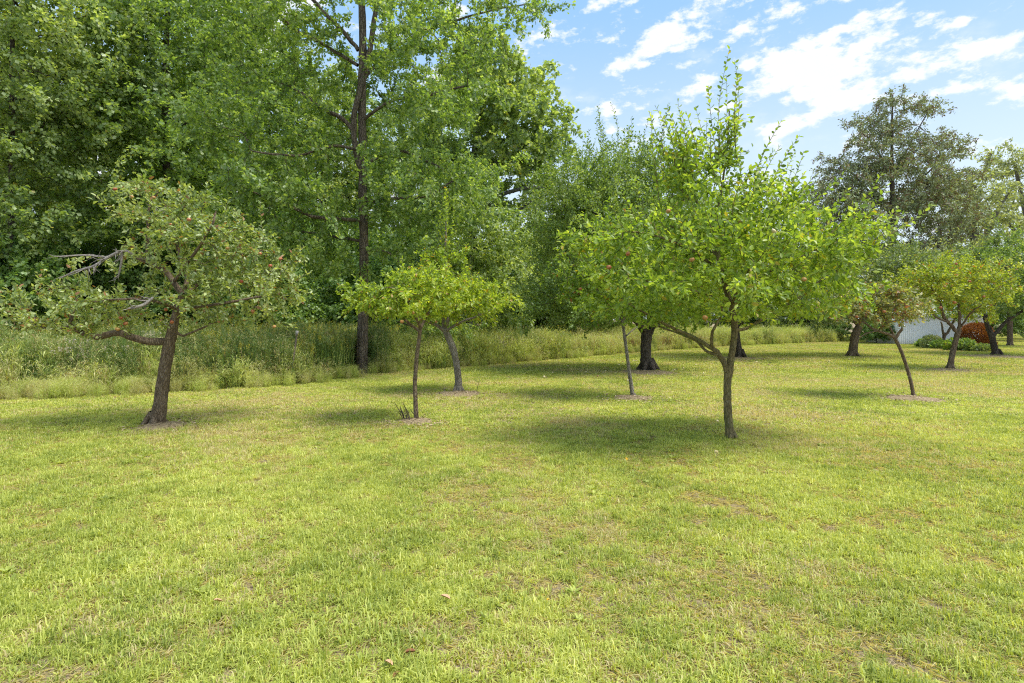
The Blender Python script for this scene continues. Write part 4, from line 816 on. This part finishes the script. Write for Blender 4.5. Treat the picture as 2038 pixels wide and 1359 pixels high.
for (px, D, src, rz, sc, lab) in [
    (-90, 25, sh2, 1.0, 1.0, 'green shrub cut by the left edge of the photo behind the meadow'),
    (-10, 30, sh2, .3, 1.35, 'tall green shrub behind the far left maple trunk'),
    (230, 32, sh2, 2.9, 1.45, 'tall green shrub behind the bare dead branches of the leftmost apple tree'),
    (480, 33, sh2, 5.0, 1.45, 'tall green shrub between the leftmost apple crown and the fence post'),
    (590, 34, sh1, 1.1, 1.5, 'tall dark shrub standing back left of the big oak trunk'),
    (700, 36, sh2, 3.6, 1.45, 'tall green shrub directly behind the big oak trunk'),
    (840, 37, sh2, 4.8, 1.45, 'tall green shrub right of the big oak trunk, behind the leafy spike'),
    (990, 36, sh2, 1.9, 1.2, 'tall green shrub behind the pale drooping bushy tree'),
    (15, 23, sh1, 4.4, 1.0, 'dark green shrub in front of the far left maple trunk'),
    (165, 29, sh1, 2.1, 1.05, 'dark shrub behind the drooping left end of the leftmost apple crown'),
    (420, 29, sh1, 4.0, 1.0, 'dark shrub behind the right half of the leftmost apple crown'),
    (530, 27, sh2, 3.3, .92, 'green shrub just behind the leaning fence post'),
    (630, 30, sh1, 5.2, 1.05, 'dark shrub immediately left of the big oak trunk'),
    (760, 30, sh1, .8, .95, 'dark shrub immediately right of the big oak trunk'),
    (850, 33, sh1, 2.6, .9, 'dark shrub behind the two yellow crowned apple trees'),
    (1060, 34, sh1, 1.7, .95, 'dark shrub under the left edge of the dense old apple tree'),
    (1130, 39, sh2, 4.4, .95, 'green shrub far behind the slim grey leaning apple tree'),
    (1350, 46, sh2, 2.2, .95, 'green shrub beyond the meadow behind the forked apple trunk'),
    (1480, 48, sh1, 3.9, .8, 'dark shrub beyond the meadow right of the forked apple trunk'),
    (1590, 50, sh2, 5.6, .85, 'green shrub beyond the right end of the meadow'),
    (1655, 41, sh2, 1.4, .50, 'low green shrub at the right end of the meadow strip'),
    (1745, 37, sh1, 3.0, .42, 'low dark green shrub against the left end of the white shed'),
    (2010, 41, sh2, .5, .62, 'pale green shrub right of the orange shrub'),
    (2075, 44, sh1, 2.5, .8, 'dark shrub at the right edge of the photo behind the lawn')]:
    copy_tree(src, (gx(px) * D, D, 0), rz, sc, lab)
# woodland behind: copies of the grown trees
def far_tree(src, px, D, rz, sc, lab):
    c = copy_tree(src, (gx(px) * D, D, 0), rz, sc, lab); c['group'] = 'woodland trees behind the meadow'; return c
far_tree(f2, -160, 30, 2.0, 1.0, 'deep green woodland tree at the left edge of the photo')
far_tree(f1, 190, 36, 3.1, 1.0, 'woodland tree between the two maples, further back')
far_tree(f2, 500, 37, 4.5, 1.0, 'woodland tree behind the left side of the big oak crown')
far_tree(f1, 640, 40, 1.2, 1.0, 'woodland tree directly behind the big oak, left of its trunk')
far_tree(f2, 800, 42, .6, .85, 'woodland tree directly behind the big oak, right of its trunk')
far_tree(f1, 60, 44, 5.0, 1.05, 'rearmost woodland tree at far left')
far_tree(f2, 360, 46, 2.7, 1.05, 'rearmost woodland tree behind the deep green maple')
far_tree(f3, 1180, 44, 1.1, 1.5, 'round woodland tree rising behind the dense old apple tree')
far_tree(f3, 1090, 40, 2.9, 1.3, 'round woodland tree behind the lower boughs of the pale oak')
far_tree(f3, 1480, 46, 4.1, 1.35, 'pale woodland tree behind the right half of the forked apple tree')
far_tree(f3, 1610, 48, 5.3, 1.25, 'pale woodland tree left of the ragged pine')
far_tree(f3, 1330, 50, .4, 1.4, 'pale woodland tree hidden behind the forked apple tree')

far_tree(f3, 1190, 33, 3.7, 1.25, 'mid green tree directly behind the left side of the dense old apple tree')
far_tree(f3, 1110, 29, 5.1, 1.05, 'mid green bushy tree between the pale oak and the dense old apple tree')
far_tree(f3, 1290, 38, 1.9, 1.25, 'mid green tree directly behind the right side of the dense old apple tree')
tree('pine_tree', 'ragged old pine with grey brown drooping boughs rising behind the orchard', 45,
     [(1776, 690, 16), (1776, 600, 12), (1778, 500, 10), (1776, 400, 8), (1775, 300, 5), (1776, 200, 2)],
     [[(1777, 560, 5, 0), (1830, 500, 4, -1), (1860, 490, 2.5, -1.6)], [(1777, 520, 5, 0), (1720, 470, 4, -.6), (1680, 440, 2, -1)], [(1776, 430, 4, 0), (1700, 350, 3, 0), (1660, 320, 1.6, 0)], [(1776, 440, 4, 0), (1840, 350, 3, 0), (1900, 300, 1.6, 0)],
      [(1776, 360, 3, 0), (1740, 290, 2, 0), (1700, 245, 1.2, 0)], [(1776, 350, 3, 0), (1820, 270, 2, 0), (1850, 215, 1.2, 0)]],
     [(1775, 235, 42, 40, 0, 2), (1770, 300, 85, 38, 0, 3.4), (1780, 370, 120, 48, 0, 4.6), (1790, 450, 125, 55, 0, 5), (1800, 520, 100, 42, 0, 4), (1680, 330, 45, 30, 0, 2), (1868, 300, 48, 26, 0, 2), (1715, 245, 24, 16, 0, 1.2), (1835, 225, 26, 16, 0, 1.2), (1650, 400, 60, 45, 0, 2.6), (1870, 400, 50, 60, 0, 2.6)],
     rf=0.55, wid=.6, clumps=640, per=4, clump=1.25, leaves=60000, lsize=.26, lmat=L_PINE, bmat=bark("pine_bark", (.09, .07, .055), (.17, .13, .11), 8, .5), zmin=3, rthr=.03, seg=.7, spread=.12, tmpl=NEEDLE, flat=.45, r0=.012, droop=-.2, up=-.05, jit=.12)
loc = tree('locust_tree', 'airy pale tree with forked grey limbs right of the pine', 49,
     [(1922, 690, 12), (1922, 600, 10), (1930, 540, 9), (1938, 480, 7.5), (1942, 430, 6), (1940, 370, 3)],
     [[(1930, 545, 6, 0), (1955, 480, 5, 0), (1985, 420, 4, 0), (2010, 380, 2, 0)], [(1938, 480, 5, 0), (1915, 440, 4, 0), (1900, 390, 2, 0)], [(1924, 600, 6, 0), (1980, 530, 5, 0), (2040, 480, 3.4, 0), (2080, 450, 2, 0)]],
     [(1930, 375, 38, 34, 0, 2.6), (1905, 420, 34, 44, 0, 2.6), (1975, 395, 32, 30, 0, 2), (1990, 450, 50, 30, 0, 2.6), (1900, 500, 30, 42, 0, 2.4)],
     rf=0.90, clumps=130, per=4, clump=1.3, leaves=9000, lsize=.26, lmat=L_LOC, bmat=BARK_GREY, zmin=4, rthr=.035, seg=.7, spread=.14, tmpl=LEAF2, r0=.012, flat=.4)
tree('locust_tree', 'airy pale tree with slanting limbs at the right edge of the photo', 52,
     [(2075, 690, 12), (2070, 600, 10), (2060, 500, 8), (2040, 420, 5), (2020, 330, 2.5)],
     [[(2062, 520, 5, 0), (2020, 460, 4, 0), (1985, 420, 2.4, 0)], [(2055, 480, 5, 0), (2080, 400, 4, 0), (2075, 320, 2, 0)], [(2066, 580, 5, 0), (2020, 530, 4, 0), (1990, 510, 2, 0)]],
     [(2005, 320, 32, 32, 0, 2.4), (2045, 350, 45, 42, 0, 2.8), (2090, 320, 50, 50, 0, 2.8), (2025, 420, 50, 34, 0, 2.8), (2080, 460, 50, 50, 0, 2.6), (1975, 300, 12, 12, 0, 1)],
     rf=0.90, clumps=150, per=4, clump=1.3, leaves=11000, lsize=.26, lmat=L_LOC, bmat=BARK_GREY, zmin=4, rthr=.035, seg=.7, spread=.14, tmpl=LEAF2, r0=.012, flat=.4)
tree('willow_tree', 'pale green feathery tree between the ragged pine and the white shed', 40,
     [(1850, 690, 8), (1850, 640, 7), (1852, 580, 5), (1850, 520, 3)], [],
     [(1790, 560, 60, 40, 0, 2.6), (1850, 560, 60, 50, 0, 2.6), (1760, 530, 45, 40, 0, 2.2), (1860, 530, 40, 30, 0, 2)],
     clumps=130, per=4, clump=1.1, leaves=15000, lsize=.19, lmat=L_LOC, bmat=BARK_APPLE, zmin=2, rthr=.03, seg=.5, spread=.1, tmpl=LEAF2, r0=.007, auto_shoots=60, shoot_len=(.6, 1.4), lstep=.09)
tree('willow_tree', 'pale green feathery tree behind the rightmost apple tree', 34,
     [(2010, 690, 8), (2010, 640, 7), (2008, 580, 5), (2005, 520, 3)], [],
     [(1980, 520, 52, 42, 0, 2.4), (2040, 520, 50, 50, 0, 2.4), (2000, 570, 70, 42, 0, 2.4), (1960, 560, 40, 40, 0, 2)],
     clumps=150, per=4, clump=1.0, leaves=17000, lsize=.17, lmat=L_H, bmat=BARK_APPLE, zmin=2, rthr=.03, seg=.5, spread=.1, tmpl=LEAF2, r0=.007, auto_shoots=80, shoot_len=(.6, 1.3), lstep=.08)

# ------------------------------------------------------------------ shed
def box(x0, x1, y0, y1, z0, z1):
    V = np.array([(x, y, z) for z in (z0, z1) for y in (y0, y1) for x in (x0, x1)]); Q = [(0, 2, 3, 1), (4, 5, 7, 6), (0, 1, 5, 4), (2, 6, 7, 3), (0, 4, 6, 2), (1, 3, 7, 5)]
    return V, np.array(Q)
shm, t = new_mat("white_painted_metal"); geo = t.n('ShaderNodeNewGeometry'); sx = t.n('ShaderNodeSeparateXYZ'); t.link(geo.outputs['Position'], sx.inputs[0])
n = t.noise(geo.outputs['Position'], 2.0, 5); c = t.mix(t.smooth(n, .35, .75), (.90, .90, .91), (.80, .80, .80))
c = t.mix(t.math('MULTIPLY', t.smooth(t.math('ADD', sx.outputs[2], t.math('MULTIPLY', n, .5)), .75, .2), .5), c, (.42, .40, .34))
b = t.n('ShaderNodeBsdfPrincipled'); t.link(c, b.inputs['Base Color']); b.inputs['Roughness'].default_value = .5; t.link(b.outputs[0], t.n('ShaderNodeOutputMaterial').inputs[0]); SHED = shm
SD = 36.0; sx0 = gx(1787) * SD; sx1 = sx0 + 5.6; hgt = CAM_H + (HY - 629) / FPX * SD
root = empty('metal_shed', (sx0, SD, 0)); tag(root, 'low white corrugated metal shed behind the orchard at right', 'shed')
pw = 5.6 / 6
for k in range(6):
    ribs = 7; xs_ = []; ysr = []
    for r in range(ribs):
        x0 = pw * r / ribs; xs_ += [x0, x0 + pw / ribs * .55, x0 + pw / ribs * .62, x0 + pw / ribs * .93]; ysr += [0, 0, -.02, -.02]
    xs_.append(pw - .006); ysr.append(0)
    V = np.array([(x, y, z) for z in (0, hgt) for x, y in zip(xs_, ysr)]); m_ = len(xs_); Q = [(i, i + 1, m_ + i + 1, m_ + i) for i in range(m_ - 1)]
    obj('wall_panel', mesh_np('wall_panel', V, quads=Q, mat=SHED), root, (k * pw, (k % 2) * .004, 0))
V, Q = box(0, .03, .03, 3.2, 0, hgt); obj('side_wall', mesh_np('side_wall', V, quads=Q, mat=SHED), root)
V, Q = box(5.57, 5.6, .03, 3.2, 0, hgt); obj('side_wall', mesh_np('side_wall', V, quads=Q, mat=SHED), root)
V = np.array([(-.12, -.14, hgt - .02), (5.72, -.14, hgt - .02), (5.72, 1.6, hgt + .30), (-.12, 1.6, hgt + .30), (-.12, 3.35, hgt), (5.72, 3.35, hgt)]); V2 = np.concatenate([V, V + [0, 0, .05]])
obj('roof', mesh_np('roof', V2, quads=[(6, 7, 8, 9), (9, 8, 11, 10), (1, 0, 3, 2), (2, 3, 4, 5), (0, 1, 7, 6), (5, 4, 10, 11)], tris=[(0, 6, 9), (0, 9, 3), (3, 9, 10), (3, 10, 4), (1, 8, 7), (1, 2, 8), (2, 11, 8), (2, 5, 11)], mat=plain("white_roof", (.74, .76, .80), .45)), root)
V, Q = box(-.10, 5.70, -.20, -.145, hgt - .07, hgt + .0); obj('gutter', mesh_np('gutter', V, quads=Q, mat=plain("gutter_grey", (.30, .31, .32), .5)), root)

# ------------------------------------------------------------------ bed plants and rusty shrub
def tuftball(name, label, cat, loc, ells, n, lsize, mat, tmpl=LEAF2, group=None, stemmat=None):
    root = empty(name, loc); tag(root, label, cat, group); pos = []
    for c_, r_, wgt in ells:
        k = int(n * wgt); v = norm(rng.normal(size=(k, 3))); u = (.35 + .65 * rng.random((k, 1))) ** (1 / 3); q = np.array(c_) + v * u * np.array(r_); pos.append(q)
    pos = np.concatenate(pos); pos = pos[pos[:, 2] > .02]; d = norm(pos * [1, 1, .4] + rng.normal(size=pos.shape) * .6 + [0, 0, .5])
    f = obj('foliage', leaves_mesh('foliage', pos, d, lsize * rng.uniform(.6, 1.3, len(pos)), mat, tmpl, 1.2), root); f['kind'] = 'stuff'
    tb = Tubes()
    for i in range(40):
        tip = pos[rng.integers(len(pos))]; tb.add(np.array([[tip[0] * .1, tip[1] * .1, 0], tip * [.5, .5, .6], tip]), [.012, .008, .004], 4)
    o_ = obj('stems', tb.mesh('stems', stemmat or BARK_APPLE), root); o_['kind'] = 'stuff'; return root
p = G(1943, 697)
tuftball('shrub', 'rusty orange dead shrub, rounded, beside the white shed', 'shrub', (p[0], p[1], 0), [((0, 0, .78), (.74, .7, .62), .78), ((-.62, -.3, .34), (.34, .34, .30), .14), ((.42, -.2, .3), (.34, .36, .28), .08)], 9000, .09, L_RUST, NEEDLE)
for (px, py, h_, r_, mt, lab) in [(1850, 693, .85, .45, L_LOC, 'pale flowering perennial clump at left end of the bed before the shed'), (1838, 691, .5, .4, L_SHRUB, 'low green clump at the leftmost end of the shed bed'), (1872, 695, .55, .5, L_SHRUB, 'green leafy clump below the twin stemmed tree'),
                                  (1900, 698, .7, .5, L_F, 'fresh green clump right behind the rust flecked apple trunk'), (1922, 699, .75, .45, L_SHRUB, 'green clump at the left foot of the orange shrub'), (1955, 700, .42, .6, L_H, 'grey green low clump in front of the orange shrub'), (1860, 689, .7, .4, L_J, 'brownish seeding clump against the shed wall')]:
    q = G(px, py); tuftball('perennial', lab, 'plant', (q[0], q[1], 0), [((0, 0, h_ * .32), (r_, r_ * .7, h_ * .5), 1)], 620, .15, mt, NEEDLE, group='perennials in the bed by the shed')

# ------------------------------------------------------------------ mulch, suckers, post, fallen fruit and leaves
MUL = plain("mulch", (.13, .095, .055), .95, .1, nscale=28, c2=(.33, .26, .16), bump=.8)
CHIP = leafm("wood_chips", [(0, (.18, .13, .08)), (.5, (.38, .29, .19)), (1, (.58, .48, .35))], trans=.02, rough=.9, spec=.1)
names = ['mulch around the leaning trunk of the leftmost apple tree', 'mulch at the foot of the slim straight trunk', 'broad pale mulch ring under the crooked grey apple trunk', 'mulch ring under the slim grey leaning trunk', 'mulch ring under the bowed thin trunk before the shed',
         'mulch under the rust flecked apple tree', 'dark mulch under the rightmost leaning trunk', 'bare dark soil around the thick dark trunk', 'bare soil around the flaring trunk behind the forked tree']
for (mx_, my_, r), lab in zip(MUL_XY, names):
    a = np.linspace(0, 6.283, 28, endpoint=False); rr = r * (.62 + .5 * rng.random(28))
    V = [(0, 0, .05)] + [(math.cos(t_) * q * .6, math.sin(t_) * q * .6, .035 + .01 * rng.random()) for t_, q in zip(a, rr)] + [(math.cos(t_) * q, math.sin(t_) * q, -.01) for t_, q in zip(a, rr)]
    T = [(0, 1 + i, 1 + (i + 1) % 28) for i in range(28)]; Q = [(1 + i, 29 + i, 29 + (i + 1) % 28, 1 + (i + 1) % 28) for i in range(28)]
    root = empty('mulch_patch', (mx_, my_, 0)); tag(root, lab, 'mulch', 'mulch patches under the trees')
    obj('mound', mesh_np('mound', np.array(V), tris=T, quads=Q, mat=MUL, smooth=True), root)
    k = int(900 * min(r, 1.3)); q = rng.random(k) ** .6 * r * 1.45; th = rng.random(k) * 6.283
    pos = np.stack([q * np.cos(th), q * np.sin(th), np.maximum(.052 - .05 * (q / r), .012) + .012 * rng.random(k)], 1); d = rng.normal(size=(k, 3)) * [1, 1, .2]
    o_ = obj('chips', leaves_mesh('chips', pos, d, rng.uniform(.03, .08, k), CHIP, LEAF2, .5, .6), root); o_['kind'] = 'stuff'
# suckers
p = G(816, 838); root = empty('sucker_clump', (p[0], p[1], 0)); tag(root, 'cluster of cut bare suckers beside the slim straight trunk', 'suckers')
for i in range(16):
    a = rng.uniform(2.2, 4.6); h_ = rng.uniform(.14, .30); b0 = rng.normal(size=2) * .06; tb = Tubes()
    tb.add(np.array([[b0[0], b0[1], 0], [b0[0] + math.cos(a) * h_ * .2, b0[1] + .0, h_ * .5], [b0[0] + math.cos(a) * h_ * .5 + rng.normal() * .02, b0[1] + math.sin(a) * h_ * .3, h_]]), [.006, .005, .004], 5); obj('stem', tb.mesh('stem', BARK_DARK), root)
p = G(948, 783); tb = Tubes(); tb.add(np.array([[0, 0, 0], [.03, 0, .15], [.07, 0, .32]]), [.006, .005, .003], 5)
tag(obj('twig', tb.mesh('twig', BARK_DARK), loc=(p[0], p[1], 0)), 'thin bare twig sticking up right of the crooked grey trunk', 'twig')
# fence post
D = 13.9; p0 = P(575, 766, D); p1 = P(592, 658, D); root = empty('fence_post', (p0[0], p0[1], 0)); tag(root, 'thin rusty metal fence post leaning right in the tall meadow grass', 'fence post')
tb = Tubes(); tb.add(np.array([[0, 0, -.1], list(p1 - np.array([p0[0], p0[1], 0]))]), [.022, .022], 4); obj('post', tb.mesh('post', plain("rusty_post", (.11, .09, .08), .8, nscale=20, c2=(.20, .15, .12))), root)
V, Q = box(-.035, .035, -.012, -.006, 0, .12); o_ = obj('flange', mesh_np('flange', V, quads=Q, mat=plain("post_grey", (.22, .21, .20), .7)), root, loc=(p1[0] - p0[0] - .012, -.02, p1[2] - .12)); o_.rotation_euler = (0, .15, 0)
# fallen apples: the pale windfalls the photo shows under the trees
fall = [(1244, 740), (1205, 741), (1166, 743), (1232, 728), (1312, 741), (1305, 737), (1360, 735), (1342, 738), (1480, 716), (1474, 717), (1620, 716), (1586, 722), (1670, 718), (1690, 716), (1700, 714), (1720, 715), (1740, 716), (1160, 728), (1100, 744), (1130, 730), (1240, 722),
        (1385, 728), (1400, 745), (1506, 722), (1530, 728), (1425, 905), (1428, 842), (1250, 760), (1190, 751), (1083, 752), (1560, 716), (1650, 721)]
for i, (px, py) in enumerate(fall):
    q = G(px, py); r = .030 if py > 800 else .036
    o_ = obj('windfall_apple', AP_PALE if i % 4 else AP_BRN, loc=(q[0], q[1], r * .9)); o_.scale = (r, r, r * .95); o_.rotation_euler = (rng.random() * 3, rng.random() * 3, 0)
    lab = {25: 'pale windfall apple on the grass just in front of the forked trunk', 26: 'pale windfall apple on the grass left of the forked trunk'}.get(i, 'pale windfall apple lying on the shaded lawn under the old apple trees')
    tag(o_, lab, 'apple', None if i in (25, 26) else 'windfall apples on the shaded lawn')
# dead leaves on the near lawn
DL = plain("dead_leaf", (.17, .07, .035), .8, .2, nscale=30, c2=(.36, .16, .07)); DLP = plain("dead_leaf_pale", (.50, .30, .18), .8, .2); DLY = plain("dead_leaf_yellow", (.70, .40, .03), .7, .2)
for (px, py, mt, s_, lab) in [(828, 1315, DL, .06, 'curled dark brown dead leaf beside the bare patch at bottom centre'), (766, 1334, DLP, .05, 'small pale dead leaf left of the bottom bare patch'), (896, 1208, DLP, .06, 'pale tan dead leaf on lawn above the bottom bare patch'),
                             (795, 1356, DL, .05, 'brown dead leaf at the bottom edge of the photo'), (1245, 918, DLY, .06, 'single yellow leaf on lawn left of the forked trunk'), (425, 1210, DLP, .05, 'tan dead leaf on the lawn at lower left'), (1088, 1210, DLY, .03, 'tiny yellow leaf on the lawn at bottom centre')]:
    q = G(px, py); V = LEAF4[0] * s_ * [1, 1, 2.2]
    V = np.concatenate([V, V - [0, 0, .0015]]); F = LEAF4[1]; me = mesh_np('dead_leaf', V, tris=np.concatenate([F, F[:, ::-1] + 9]), mat=mt)
    o_ = obj('dead_leaf', me, loc=(q[0], q[1], .045)); o_.rotation_euler = (rng.normal() * .3, rng.normal() * .3, rng.random() * 6); tag(o_, lab, 'leaf')
